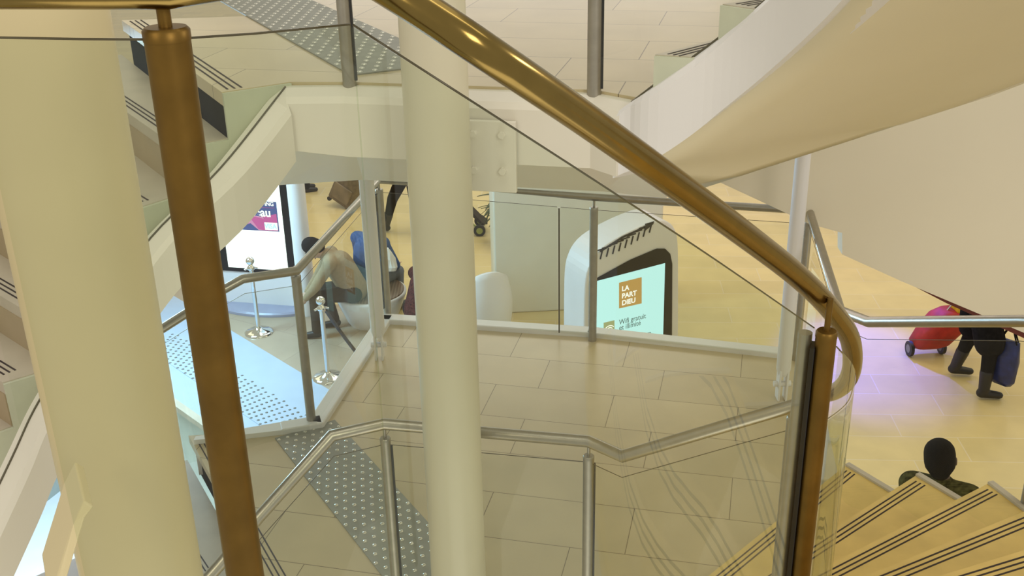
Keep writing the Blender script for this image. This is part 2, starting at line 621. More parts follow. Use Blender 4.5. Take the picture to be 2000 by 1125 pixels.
def landing(z, label):
    t = thing('stair_landing', (0, 5, z), label, 'stair landing')
    MB().prism(LANDING, z - 0.05, z).build('stone_floor', STONE, t)
    inset = [(-1.08, 4.30), (-0.70, 4.40), (0.42, 4.15), (0.80, 4.42), (1.45, 4.92)] + [(1.60, 4.80), (1.80, 6.07), (0.53, 6.46), (-0.84, 6.72), (-1.12, 5.36), (-1.31, 5.31), (-1.70, 5.25)]
    MB().prism(inset, [z - 0.53, z - 0.53, z - 0.53, z - 0.40, z - 0.36, z - 0.36, z - 0.36] + [z - 0.53] * 6, z - 0.05).build('concrete_body', PAINT, t)
    # inclined haunch between the thin edge and the deep body
    inn = [WN[0], (-0.80, 3.86), (-0.57, 3.85), (0.30, 3.65), (0.41, 3.53)]
    inn = [(-0.86, 3.90)] + inn[1:]
    out = [(-1.06, 4.30), (-0.98, 4.33), (-0.62, 4.38), (0.38, 4.16), (0.62, 4.06)]
    m = MB()
    vs, fs = [], []
    for a, b in zip(inn, out):
        vs += [(a[0], a[1], z - 0.06), (b[0], b[1], z - 0.06), (b[0], b[1], z - 0.53), (a[0], a[1], z - 0.24)]
    for i in range(len(inn) - 1):
        for j in range(4):
            fs.append((i * 4 + j, i * 4 + (j + 1) % 4, i * 4 + 4 + (j + 1) % 4, i * 4 + 4 + j))
    fs += [(0, 1, 2, 3), tuple(range(len(vs) - 4, len(vs)))[::-1]]
    m.add(vs, fs)
    m.build('haunch', PAINT, t)
    # dark recessed riser under the west nosing
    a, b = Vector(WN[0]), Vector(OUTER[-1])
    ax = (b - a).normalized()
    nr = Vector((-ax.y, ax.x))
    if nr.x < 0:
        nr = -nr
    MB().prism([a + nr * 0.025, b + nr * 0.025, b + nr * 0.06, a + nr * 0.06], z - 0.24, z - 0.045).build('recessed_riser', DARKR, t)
    e0_, e1_ = Vector(LANDING[0]), Vector(LANDING[1])
    en = Vector(((e1_ - e0_).y, -(e1_ - e0_).x)).normalized()
    MB().prism([e0_, e1_, e1_ + en * 0.014, e0_ + en * 0.014], [z - 0.36, z - 0.10, z - 0.10, z - 0.36], z - 0.003).build('cheek_panel', CHEEK, t)
    g = MB()
    for off in (0.03, 0.055, 0.08):
        p, q = a + ax * 0.03 + nr * off, b - ax * 0.05 + nr * off
        w = nr * 0.0035
        g.prism([p - w, q - w, q + w, p + w], z - 0.001, z + 0.0012)
    g.build('nosing_grooves', GROOVE, t)
    return t


def tactile(z, p0, p1, q0, q1, label, stripm, studm, parent=None, n_across=7, step=0.058, srad=0.011):
    """strip between edge p0-p1 and edge q0-q1 (plan points)"""
    t = thing('tactile_strip', ((p0[0] + q1[0]) / 2, (p0[1] + q1[1]) / 2, z), label, 'tactile paving')
    MB().prism([p0, p1, q1, q0], z, z + 0.005).build('mat', stripm, t)
    m = MB()
    p0, p1, q0, q1 = [Vector(xy(a)) for a in (p0, p1, q0, q1)]
    L = (p1 - p0).length
    nl = int(L / step)
    for i in range(nl):
        for j in range(n_across):
            u = (i + 0.5) / nl
            v = (j + 0.5 + (0.25 if i % 2 else -0.25)) / n_across
            c = (p0.lerp(p1, u)).lerp(q0.lerp(q1, u), v)
            m.lathe((c.x, c.y, z + 0.0045), [(srad, 0), (srad * 0.85, 0.003), (srad * 0.5, 0.0052), (0.001, 0.006)], 10)
    tag(m.build('studs', studm, t), kind='stuff')
    return t


# ================================================================== SETTING: ground floor with the stair hole
def poly_with_hole(outer, hole, z):
    bm = bmesh.new()
    es = []
    for loop in (outer, hole):
        vv = [bm.verts.new((p[0], p[1], z)) for p in loop]
        for i in range(len(vv)):
            es.append(bm.edges.new((vv[i], vv[(i + 1) % len(vv)])))
    bmesh.ops.triangle_fill(bm, edges=es, use_beauty=True)
    for f in bm.faces:
        if f.normal.z < 0:
            f.normal_flip()
    me = bpy.data.meshes.new('floor')
    bm.to_mesh(me)
    bm.free()
    return me


ha, hb = G(345, 790), G(430, 850)
hd = (hb - ha).normalized()
HOLE = [ha - hd * 2.6, hb + hd * 1.2]
HOLE = [xy(p) for p in HOLE] + [(-2.6, 5.4), (-7.6, 5.4)]
me = poly_with_hole([(-30, 2), (30, 2), (30, 45), (-30, 45)], HOLE, GZ)
me.materials.append(GFLOOR)
fl = bpy.data.objects.new('floor', me)
COL.objects.link(fl)
tag(fl, kind='structure')
# stair pit under the hole
hp = [Vector(p) for p in HOLE]
m = MB()
n = len(hp)
for i in range(n):
    a, b = hp[i], hp[(i + 1) % n]
    t = (b - a).normalized()
    nr = Vector((-t.y, t.x))
    cen = sum(hp, Vector((0, 0))) / n
    if nr.dot(cen - a) > 0:
        nr = -nr
    m.prism([a, b, b + nr * 0.1, a + nr * 0.1], -4.2, GZ - 0.012)
tag(m.build('wall_pit', mat('pit_green_stone', (0.46, 0.50, 0.46), 0.4, vary=0.12, scale=3)), kind='structure')
tag(MB().prism(HOLE, -4.3, -4.2).build('floor_basement', mat('basement_white_tile', (0.86, 0.90, 0.92), 0.4, vary=0.02)), kind='structure')
nz = Vector((-hd.y, hd.x, 0))
if nz.y < 0:
    nz = -nz
A0, B0 = ha - hd * 2.6, hb + hd * 1.2
tag(MB().prism([xy(A0 - nz * 0.03), xy(B0 - nz * 0.03), xy(B0 + nz * 0.05), xy(A0 + nz * 0.05)], GZ - 0.06, GZ + 0.004).build('trim_stair_edge', TREADL), kind='structure')
# brown stone zone and pale stone zone on the ground floor, left
r0, r1 = G(450, 645), G(637, 758)
rd = (r1 - r0).normalized()
pb0, pb1 = r0 - rd * 4, r1 + rd * 3.5
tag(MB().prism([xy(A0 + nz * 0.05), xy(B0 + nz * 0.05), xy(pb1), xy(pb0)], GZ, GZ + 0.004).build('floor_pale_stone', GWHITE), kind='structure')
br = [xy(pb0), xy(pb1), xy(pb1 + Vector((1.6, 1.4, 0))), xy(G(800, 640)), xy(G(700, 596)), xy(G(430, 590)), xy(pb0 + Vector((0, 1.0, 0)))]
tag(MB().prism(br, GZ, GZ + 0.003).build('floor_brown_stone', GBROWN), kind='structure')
tactile(GZ + 0.004, xy(G(300, 690)), xy(G(528, 846)), xy(G(336, 648)), xy(G(618, 822)), 'pale tactile strip with dark studs on the white-lit ground floor left', GWHITE, STUDD, n_across=8, step=0.085, srad=0.017)

# ================================================================== LANDINGS
LLAND = landing(0.0, 'lower stone landing in the middle of the photo with white kerbs')
landing(TZ, 'upper stone landing at the top of the photo with cream painted edge')
e0, e1 = PZ(537, 857, 0), PZ(746, 1125, 0)
f0 = PZ(654, 821, 0)
d = (e1 - e0).normalized()
w = Vector((d.y, -d.x, 0)) * -0.367
if w.x < 0:
    w = -w
tactile(0.0, xy(e0), xy(e0 + d * 1.72), xy(f0), xy(e0 + w + d * 1.62), 'grey tactile strip with steel studs across the lower landing', STUDG, STUDM)
u0, u1 = PZ(437, 7, TZ), PZ(665, 137, TZ)
d = (u1 - u0).normalized()
w = Vector((-d.y, d.x, 0)) * 0.42
if w.x < 0:
    w = -w
ub, ue = u0 - d * 0.6, u1 + d * 0.12
tactile(TZ, xy(ub), xy(ue), xy(ub + w), xy(ue + w), 'grey tactile strip with steel studs across the upper landing', STUDG, STUDM)

# painted string round the well: west flight, landing, east flight
UPW = thing('stair_flight', (-1.5, 4.2, 1.8), 'upper stair flight going down at the left behind the big column', 'stairs')
stairs_down(UPW, TZ, 8)
wl = smooth_path(WSTR, 6)
pth = wl + [Vector((p[0], p[1], TZ - 0.01)) for p in INNER[1:]]
band(pth, [0.055] * len(pth), 0.0, drops=[0.215] * len(wl) + [0.24] * (len(pth) - len(wl))).build('string_band', PAINT, UPW)

UPE = thing('stair_flight', (1.3, 3.9, 2.6), 'upper stair flight curving up at the top right with tan underside', 'stairs')
stairs_up(UPE, TZ, 7, mat_=TREADL)
# C string: smooth curve through the inner nosings
cs = smooth_path([(0.41, 3.53, TZ - 0.01)] + [(p[0], p[1], TZ + RISE * (k + 1) - 0.10) for k, p in enumerate(EI)], 6)
band(cs, [max(0.02, 0.055 - 0.012 * i) for i in range(len(cs))], 0.0, 0.25).build('string_band', WHITE, UPE)
# helical underside: ruled between the inner string's lower edge and the outer edge
so_in = smooth_path([(0.33, 3.60, TZ - 0.262)] + [(p[0] - 0.012 * (p[0] + 0.15) / math.hypot(p[0] + 0.15, p[1] - 2.55), p[1] - 0.012 * (p[1] - 2.55) / math.hypot(p[0] + 0.15, p[1] - 2.55), TZ + RISE * (k + 1) - 0.356) for k, p in enumerate(EI)], 6)
odep = [0.585, 0.545, 0.505, 0.47, 0.45, 0.44, 0.44]
so_out = smooth_path([(p[0] + 0.05, p[1] + 0.03, TZ + RISE * (k + 1) - odep[k]) for k, p in enumerate(EO)], 6)
o0_ = PPL(1378, 366, so_out[0], (so_in[6] - so_out[0]).cross(so_in[12] - so_out[0]).normalized())
so_out = [o0_.lerp(so_out[0], k / 6) for k in range(6)] + so_out
m = MB()
vs, fs = [], []
NS = 8
for a, b in zip(so_in, so_out):
    for j in range(NS + 1):
        vs.append(a.lerp(b, j / NS))
    for j in range(NS + 1):
        vs.append(a.lerp(b, j / NS) + Vector((0, 0, 0.10)))
K = 2 * (NS + 1)
for i in range(len(so_in) - 1):
    for j in range(NS):
        fs.append((i * K + j, i * K + j + 1, (i + 1) * K + j + 1, (i + 1) * K + j))
        o = NS + 1
        fs.append((i * K + o + j, (i + 1) * K + o + j, (i + 1) * K + o + j + 1, i * K + o + j + 1))
    fs.append((i * K, (i + 1) * K, (i + 1) * K + NS + 1, i * K + NS + 1))
    fs.append((i * K + NS, i * K + K - 1, (i + 1) * K + K - 1, (i + 1) * K + NS))
for i in (0, len(so_in) - 1):
    for j in range(NS):
        fs.append((i * K + j, i * K + NS + 1 + j, i * K + NS + 2 + j, i * K + j + 1))
m.add(vs, fs, True)
m.build('soffit', SOFFIT, UPE)
# outer string of the upper flight
m = MB()
oe = [(p, TZ + RISE * (k + 1)) for k, p in enumerate(EO)]
for (p, z), (q, z2) in zip(oe[:-1], oe[1:]):
    a, b = Vector(p), Vector(q)
    t = (b - a).normalized()
    nr = Vector((t.y, -t.x))
    if nr.x < 0:
        nr = -nr
    k = oe.index((p, z))
    m.prism([a + nr * 0.03, b + nr * 0.03, b + nr * 0.09, a + nr * 0.09], [z - odep[k], z2 - odep[k + 1], z2 - odep[k + 1], z - odep[k]], [z + 0.02, z2 + 0.02, z2 + 0.02, z + 0.02])
m.build('outer_string', PAINT, UPE)

LOW = thing('stair_flight', (-1.5, 4.2, -0.5), 'lower stair flight going down left of the lower landing', 'stairs')
stairs_down(LOW, 0.0, 7)
pth = [Vector((p.x, p.y, p.z - TZ)) for p in wl] + [Vector((p[0], p[1], -0.01)) for p in INNER[1:]]
band(pth, [0.055] * len(pth), 0.0, drops=[0.215] * len(wl) + [0.24] * (len(pth) - len(wl))).build('string_band', PAINT, LOW)

# flight that climbs from the lower landing to the photographer
BI = [(0.50, 3.46), (0.74, 3.38), (0.92, 3.24), (1.0, 3.02), (1.01, 2.78), (0.97, 2.54), (0.88, 2.32), (0.73, 2.13), (0.55, 1.95), (0.34, 1.78), (0.10, 1.62), (-0.14, 1.50)]
BO = [(1.66, 4.62), (1.87, 4.27), (2.05, 3.95), (2.16, 3.60), (2.24, 3.24), (2.28, 2.86), (2.28, 2.46), (2.22, 2.04), (2.08, 1.60), (1.85, 1.15), (1.5, 0.72), (1.0, 0.35)]
BFL = thing('stair_flight', (1.4, 3.5, 0.4), 'stair flight fanning up at the lower right with grooved nosings', 'stairs')
stairs_up(BFL, 0.0, 10, BI, BO)
bs = smooth_path([(0.41, 3.53, -0.01)] + [(p[0], p[1], RISE * (k + 1) - 0.10) for k, p in enumerate(BI[:10])], 5)
band(bs, [0.03] * len(bs), 0.0, 0.25).build('string_band', PAINT, BFL)

# ================================================================== kerbs of the lower landing
kb = [(1.62, 4.72), (1.85, 6.12), (0.53, 6.52), (-0.885, 6.80), (-1.14, 5.41), (-1.31, 5.36)]
kerb = LLAND
for a, b in zip(kb[:-1], kb[1:]):
    a, b = Vector(a), Vector(b)
    t = (b - a).normalized()
    nr = Vector((-t.y, t.x))
    if nr.dot(Vector((0.3, 5)) - (a + b) / 2) > 0:
        nr = -nr
    MB().prism([a - t * 0.03 - nr * 0.05, b + t * 0.03 - nr * 0.05, b + t * 0.03 + nr * 0.05, a - t * 0.03 + nr * 0.05], -0.30, 0.035).build('edge_kerb', WHITE, kerb, bevel=0.008)
tapers = Vector((-1.31, 5.36)), Vector((-1.80, 5.24))
MB().prism([tapers[0] + Vector((0.03, 0.06)), tapers[1] + Vector((0.0, 0.02)), tapers[1] + Vector((0, -0.02)), tapers[0] + Vector((0, -0.05))], -0.2, 0.03).build('edge_kerb', WHITE, kerb)

# ================================================================== columns
def column(base, r, z0, z1, label, m=COLUMN, rtop=None, name='column'):
    t = thing(name, (base[0], base[1], z0), label, 'column')
    MB().lathe((base[0], base[1], 0), [(r, z0), (r, (z0 + z1) / 2), (rtop or r, z1)], 64).build('shaft', m, t)
    return t


c1 = PZ(207, 750, 3.2 - 2.05 * math.tan(math.radians(29.1)))
C1 = column((c1.x, c1.y), 0.138, -3.9, 4.3, 'big cream round column at the left, behind the brown-shaded steel post', COLUMNY)
# welded bracket arm low on the big column
ar = [PD(164, 978, 2.10), PD(184, 990, 2.10), PD(166, 1012, 2.085), PD(116, 1180, 1.98), PD(95, 1180, 1.98), PD(141, 1026, 2.08)]
inw = Vector((c1.x - ar[0].x, c1.y - ar[0].y, 0)).normalized()
rr_ = ray(160, 1050)
inw = Vector((rr_.x, rr_.y, 0)).normalized()
MB().extr(ar, inw * 0.16).build('bracket_arm', COLUMNY, C1, bevel=0.004)
c2y = 3.50
d = ray(866, 500)
c2 = CP + d * (c2y / d.y)
C2 = column((c2.x, c2.y), 0.1085, GZ, 4.6, 'tall cream round column in front of both landings at centre')
# bolted fixing plate between column and upper landing edge
t = C2
def edge_pt(x, off, z):
    a, b = Vector(INNER[1]), Vector(INNER[2])
    tt = (b - a).normalized()
    nr = Vector((tt.y, -tt.x))
    s_ = (x - a.x) / tt.x
    p = a + tt * s_ + nr * off
    return Vector((p.x, p.y, z))


pl = MB()
xa, xb = -0.33, 0.045
pl.extr([edge_pt(xa, 0.08, TZ - 0.09), edge_pt(xb, 0.08, TZ - 0.09), edge_pt(xb, 0.08, TZ - 0.345), edge_pt(xa, 0.08, TZ - 0.345)], edge_pt(0, 0.10, 0) - edge_pt(0, 0.08, 0))
plate = pl.build('fixing_plate', PAINT, C2, bevel=0.003)
for bx in (-0.10, 0.0):
    for bz in (0.135, 0.265):
        c = edge_pt(bx, 0.105, TZ - bz)
        dirv = (edge_pt(0, 1, 0) - edge_pt(0, 0, 0)).normalized()
        MB().tube([c - dirv * 0.008, c + dirv * 0.012], 0.013, 6, smooth=False).build('bolt', PAINT, plate)

def thin_column(base, r, label, top):
    t = thing('thin_column', (base[0], base[1], 0), label, 'column')
    MB().lathe((base[0], base[1], 0), [(r * 0.72, 0.16), (r, 0.20), (r, 0.55), (r * 0.98, top)], 40).build('shaft', WHITE, t)
    f = MB()
    for s in (-1, 1):
        f.box((base[0] + s * 0.022, base[1], 0.10), (0.012, 0.075, 0.2))
    f.tube([(base[0] - 0.05, base[1], 0.10), (base[0] + 0.05, base[1], 0.10)], 0.018, 14)
    f.build('fork_foot', WHITE, t, bevel=0.003)
    return t


tl = PZ(742, 700, 0)
thin_column((tl.x, tl.y), 0.046, 'thin white column on a forked foot at the landing corner left of centre', 1.85)
tr = PZ(1525, 778, 0)
thin_column((tr.x, tr.y), 0.042, 'thin cream column on a forked foot at the right end of the lower landing', 1.72)

# ================================================================== wall panel hanging beyond the landing, right
WY = 6.05
wdir = Vector((math.cos(math.radians(-3)), math.sin(math.radians(-3)), 0))
wo, wn = Vector((1.7, WY, 0)), Vector((-wdir.y, wdir.x, 0))
wp = [PPL(x, y, wo, wn) for x, y in ((1395, 352), (1410, 358), (1580, 437), (1645, 455), (1645, 497), (1760, 549), (2000, 650), (2120, 706), (2600, 930))]
top_r, top_l = PPL(2600, -80, wo, wn), PPL(1395, 300, wo, wn)
m = MB().extr(wp + [top_r, top_l], wn * 0.12)
wr = m.build('wall_right', mat('bulkhead_paint', (0.77, 0.71, 0.57), 0.6, vary=0.015, scale=1.5))
tag(wr, kind='structure')
td = [PPL(x, y, wo, wn) + wn * 0.125 for x, y in ((1757, 540), (1762, 557), (1862, 609), (2000, 671), (2120, 727), (2600, 952), (2600, 915), (2000, 640), (1862, 590))]
tag(MB().extr(td, wn * 0.03).build('trim_wall_right', mat('dark_red_trim', (0.14, 0.022, 0.018), 0.5, vary=0.1)), kind='structure')


# ================================================================== railings
def post_parts(parent, base, ztop, r, zrail, m, side=None, stem=True, lean=None):
    base = Vector(base)
    b = MB().tube([base, Vector((base.x, base.y, ztop))], r, 28)
    p = b.build('post', m, parent)
    MB().lathe((base.x, base.y, ztop - 0.004), [(r * 1.03, 0), (r * 1.03, 0.012), (r * 0.9, 0.016)], 28).build('post_cap', m, p)
    if stem:
        MB().tube([(base.x, base.y, ztop), (base.x, base.y, zrail)], r * 0.30, 14).build('stem', m, p)
    return p


def glass_panel(parent, pts, foot, th=0.010, edge=GEDGE, gapa=0.0, gapb=0.0, m_=None):
    """pts: top-edge points; foot: matching bottom heights"""
    pts = [Vector(p) for p in pts]
    if gapa:
        pts[0] = pts[0] + (pts[1] - pts[0]).normalized() * gapa
    if gapb:
        pts[-1] = pts[-1] + (pts[-2] - pts[-1]).normalized() * gapb
    n = len(pts)
    vs, fs = [], []
    for i, p in enumerate(pts):
        a, b = pts[max(0, i - 1)], pts[min(n - 1, i + 1)]
        t = Vector((b.x - a.x, b.y - a.y, 0)).normalized()
        nr = Vector((-t.y, t.x, 0)) * th / 2
        z = foot[i]
        vs += [p - nr, p + nr, Vector((p.x, p.y, z)) + nr, Vector((p.x, p.y, z)) - nr]
    # one visible face sheet pair
    for i in range(n - 1):
        a, b = i * 4, i * 4 + 4
        fs += [(a, a + 3, b + 3, b)]
    g = MB().add(vs, fs, True).build('glass_panel', m_ or GLASSC, parent)
    # polished edges as one dark line around the pane
    m = MB()
    m.tube([p + Vector((0, 0, 0.001)) for p in pts], th * 0.16, 6)
    m.build('glass_edge', edge, g)
    return g


def rail_part(parent, pts, r, m, name='handrail', seg=28):
    return MB().tube(pts, r, seg).build(name, m, parent)


# ---- near railing (the one at the photographer's hand)
NR = thing('stair_railing', (0.1, 1.7, 1.6), 'brown-shaded steel curved handrail with post and glass sweeping across the foreground', 'railing')
left = [(-1.25, 1.20, 3.03), tuple(PD(-60, -26, 1.235)), tuple(PD(323, -25, 1.245)), tuple(PD(470, -47, 1.31)), tuple(PD(640, -82, 1.43))]
right = [tuple(PD(700, -60, 1.44)), tuple(PD(830, 22, 1.43)), tuple(PD(955, 105, 1.45)), tuple(PD(1120, 217, 1.58)), tuple(PD(1283, 333, 1.76)), tuple(PD(1450, 455, 2.05)), tuple(PD(1560, 541, 2.30)), tuple(PD(1625, 607, 2.50)), tuple(PD(1661, 665, 2.70)), tuple(PD(1661, 730, 2.95)), tuple(PD(1630, 765, 3.3)), (1.0, 3.23, 1.36)]
rp = [Vector(p) for p in left] + smooth_path(right, 8)
rail_part(NR, rp, 0.0252, STEEL_SHADED, seg=40)
NEARRAIL = rp
p1 = PD(326, 72, 1.28)
post_parts(NR, (p1.x, p1.y, 1.85), p1.z, 0.0272, p1.z + 0.075, POST_SHADED)
p2 = PD(1614, 655, 2.42)
pp2 = post_parts(NR, (p2.x, p2.y, 1.0), p2.z, 0.0235, p2.z + 0.09, POST_SHADED)
# clamp with black gasket that holds the pane beside the post
toc = Vector((-p2.x, -p2.y, 0)).normalized()
sidev = Vector((toc.y, -toc.x, 0))
if sidev.x > 0:
    sidev = -sidev
cz = p2.z - 0.0
mm = Matrix((sidev, toc, Vector((0, 0, 1)))).transposed()
MB().box((p2.x + sidev.x * 0.027, p2.y + sidev.y * 0.027, (cz + 1.0) / 2 - 0.012), (0.011, 0.04, cz - 1.0 - 0.03), mm).build('gasket', GASKET, pp2)
MB().tube([(p2.x + sidev.x * 0.046 - toc.x * 0.012, p2.y + sidev.y * 0.046 - toc.y * 0.012, 1.0), (p2.x + sidev.x * 0.046 - toc.x * 0.012, p2.y + sidev.y * 0.046 - toc.y * 0.012, cz - 0.004)], 0.016, 20).build('clamp_post', POSTM, pp2)
gl = [PD(-60, 74, 1.27), PD(160, 78, 1.27), PD(323, 79, 1.28), PD(500, 67, 1.36), PD(684, 49, 1.47)]
glass_panel(NR, gl, [1.95] * 5, edge=GEDGE, m_=GLASS)
gr = smooth_path([PD(690, 50, 1.475), PD(778, 107, 1.46), PD(915, 195, 1.49), PD(1060, 288, 1.58), PD(1210, 385, 1.71), PD(1400, 510, 2.0), PD(1590, 641, 2.40)], 6)
glass_panel(NR, gr, [p.z - 1.05 for p in gr], edge=GEDGE, m_=GLASS)
gc = smooth_path([PD(1634, 678, 2.45), PD(1662, 712, 2.62), PD(1667, 745, 2.8), PD(1652, 790, 3.05), PD(1600, 830, 3.5)], 6)
glass_panel(NR, gc, [p.z - 1.05 for p in gc], edge=GEDGE, m_=GLASS)

# ---- inner railing of the lower landing
LR = thing('stair_railing', (-0.1, 3.7, 0), 'steel railing with glass on the well side of the lower landing', 'railing')
RB, RC, RD_ = PZ(750, 828, 1.0), PZ(1150, 862, 1.0), PZ(1216, 891, 1.0)
RA = PZ(648, 851, 1.0)
re_ = PD(1575, 785, 3.70)
lowrail = [PZ(330, 1215, 0.46), PZ(430, 1102, 0.62), PZ(505, 1011, 0.75), RA, RB, RC, RD_, re_]
rail_part(LR, lowrail, 0.0235, STEEL)
for q in (RB, RC):
    post_parts(LR, (q.x, q.y, -0.02), 0.925, 0.0215, 0.99, POSTM)
pE = PD(1549, 819, 3.62)
pe_ = post_parts(LR, (pE.x, pE.y, 0.25), pE.z, 0.0215, pE.z + 0.085, POSTM)
MB().tube([(pE.x + 0.034, pE.y + 0.01, 0.25), (pE.x + 0.034, pE.y + 0.01, pE.z - 0.003)], 0.016, 20).build('clamp_post', POSTM, pe_)
dz = Vector((0, 0, -0.095))
glass_panel(LR, [p + dz for p in lowrail[:5]], [-0.6, -0.35, -0.22, 0.0, 0.0], gapb=0.02)
glass_panel(LR, [RB + dz, RC + dz], [0, 0], gapa=0.02, gapb=0.02)
glass_panel(LR, [RC + dz, RD_ + dz, re_ + dz], [0, 0, 0.3], gapa=0.02)
for q in (RB, RC):
    MB().box((q.x + 0.0245, q.y, 0.45), (0.006, 0.012, 0.9)).build('gasket', GASKET, LR)

# ---- outer railing of the lower landing
OR_ = thing('stair_railing', (0.4, 6.4, 0), 'steel railing with glass along the far edge of the lower landing', 'railing')
Pa = PZ(609, 829, 0.0)
Pb = PZ(758, 618, 0.0)
Pc = PZ(1157, 657, 0.03)
Pd = Vector((1.79, 6.10, 0))
ra, rb, rc, rd4 = [Vector((p.x, p.y, 1.0)) for p in (Pa, Pb, Pc, Pd)]
orail = [PZ(240, 690, 0.70), PZ(320, 640, 0.82), PZ(438, 565, 0.97), PZ(474, 545, 1.0), PZ(579, 529, 1.0), rb, rc, rd4, PZ(1641, 607, 1.05), PZ(1697, 629, 1.12), PZ(2000, 627, 1.42), PZ(2250, 640, 1.7), Vector((2.30, 2.70, 2.02)), Vector((2.27, 2.10, 2.30)), Vector((2.10, 1.60, 2.55))]
rail_part(OR_, orail, 0.024, STEEL)
for q in (Pa, Pb, Pc, Pd):
    post_parts(OR_, (q.x, q.y, 0.0), 0.925, 0.0265, 0.99, POSTM)
q = PZ(1996, 985, 0.5)
ps = post_parts(OR_, (q.x + 0.02, q.y, 0.3), 1.32, 0.026, 1.4, POSTM)
dz = Vector((0, 0, -0.085))
ra2 = PZ(579, 529, 1.0)
glass_panel(OR_, [p + dz for p in orail[1:5]], [0.0, 0.0, 0, 0.0], edge=GLIGHT, gapb=0.02)
glass_panel(OR_, [ra2 + dz, rb + dz], [0.03, 0.03], gapa=0.03, gapb=0.03)
mid = rb.lerp(rc, 0.845)
glass_panel(OR_, [rb + dz, Vector((mid.x, mid.y, 1)) + dz], [0.03, 0.03], gapa=0.03, gapb=0.012)
glass_panel(OR_, [Vector((mid.x, mid.y, 1)) + dz, rc + dz, rd4 + dz], [0.03, 0.03, 0.03], gapa=0.012, gapb=0.03)
glass_panel(OR_, [rd4 + dz, orail[8] + dz, orail[9] + dz, orail[10] + dz, orail[11] + dz, orail[12] + dz, orail[13] + dz], [0.03, 0.1, 0.15, 0.42, 0.7, 1.0, 1.28], gapa=0.03)
MB().box((mid.x, mid.y, 0.47), (0.010, 0.012, 0.88)).build('glass_joint', GEDGE, OR_)
MB().box((Pb.x - 0.026, Pb.y - 0.020, 0.49), (0.010, 0.012, 0.84)).build('gasket', GASKET, OR_)

# ---- inner railing of the upper landing (its handrail is above the picture)
UR = thing('stair_railing', (-0.1, 3.75, TZ), 'steel posts and glass on the well side of the upper landing', 'railing')
U1, U2 = PZ(684, 178, TZ - 0.03), PZ(1160, 195, TZ - 0.03)
us = wl[::-1]
ur_pts = [Vector((p.x, p.y, p.z + 1.0)) for p in wl[8:]] + [Vector((U1.x, U1.y, 3.33)), Vector((U2.x, U2.y, 3.33)), Vector((0.41, 3.53, 3.33))] + [Vector((p[0], p[1], 3.33 + RISE * (k + 1))) for k, p in enumerate(EI[:5])]
rail_part(UR, ur_pts, 0.0235, STEEL)
for q in (U1, U2):
    pq = post_parts(UR, (q.x, q.y, TZ - 0.03), TZ + 0.925, 0.0245, TZ + 0.99, POSTM)
    MB().box((q.x + 0.0255, q.y - 0.004, TZ + 0.47), (0.009, 0.014, 0.92)).build('gasket', GASKET, pq)
dz = Vector((0, 0, -0.085))
wpts = [Vector((p.x, p.y, p.z + 1.0)) + dz for p in wl[8:]]
glass_panel(UR, wpts + [Vector((U1.x, U1.y, 3.245))], [p.z for p in wl[8:]] + [TZ - 0.012], gapb=0.025)
glass_panel(UR, [Vector((U1.x, U1.y, 3.245)), Vector((U2.x, U2.y, 3.245))], [TZ - 0.012] * 2, gapa=0.025, gapb=0.025)
gcs = [Vector((U2.x, U2.y, 3.245))] + [Vector((p.x, p.y, p.z + 0.93)) for p in cs]
glass_panel(UR, gcs, [TZ - 0.012] + [p.z for p in cs], gapa=0.025)
# dark seal line where the panes stand on the string
MB().tube([p + Vector((0, 0, 0.002)) for p in cs[:24]], 0.0045, 6).build('glass_seal', GEDGE, UR)
MB().tube([p + Vector((0, 0, 0.002)) for p in wl], 0.0035, 6).build('glass_seal', GEDGE, UR)

# ================================================================== ground floor: screens, pillar, seats
def vplane(px, py, Y, yaw):
    d = ray(px, py)
    o = CP + d * (Y / d.y)
    u = Vector((math.cos(math.radians(yaw)), math.sin(math.radians(yaw)), 0))
    n = Vector((u.y, -u.x, 0))           # towards the reader
    def P(x, y, off=0.0):
        return PPL(x, y, o + n * off, n)
    return o, u, n, P


def plate_m(P, pix, n, off, th, name, m, parent, bevel=0):
    pts = [P(x, y, 0) + n * off for x, y in pix]
    return MB().extr(pts, n * th).build(name, m, parent, bevel=bevel)


def frame4(pos, u, n):
    mm = Matrix((u, Vector((0, 0, 1)), n)).transposed().to_4x4()
    mm.translation = pos
    return mm


ORANGE = mat('screen_orange', (0.06, 0.04, 0.02), 0.4, vary=0.05, emit=(0.62, 0.36, 0.10), estr=1.0)
SCRTXT = mat('screen_text_white', (0.2, 0.2, 0.2), 0.4, vary=0, emit=(1, 1, 0.97), estr=1.3)
SCRGREY = mat('screen_text_grey', (0.02, 0.03, 0.03), 0.5, vary=0, emit=(0.10, 0.20, 0.20), estr=0.7)
SCRGOLD = mat('screen_gold', (0.05, 0.05, 0.03), 0.4, vary=0, emit=(0.50, 0.55, 0.25), estr=0.85)
NAVY = mat('card_navy', (0.05, 0.06, 0.16), 0.4, vary=0.1, emit=(0.04, 0.06, 0.16), estr=0.8)
MAG = mat('card_magenta', (0.1, 0.03, 0.06), 0.4, vary=0.1, emit=(0.70, 0.11, 0.42), estr=0.9)
PINK = mat('card_pink', (0.1, 0.05, 0.08), 0.4, vary=0.1, emit=(0.85, 0.34, 0.62), estr=0.9)
MINT = mat('card_mint', (0.4, 0.7, 0.6), 0.4, vary=0, emit=(0.35, 0.66, 0.55), estr=0.8)

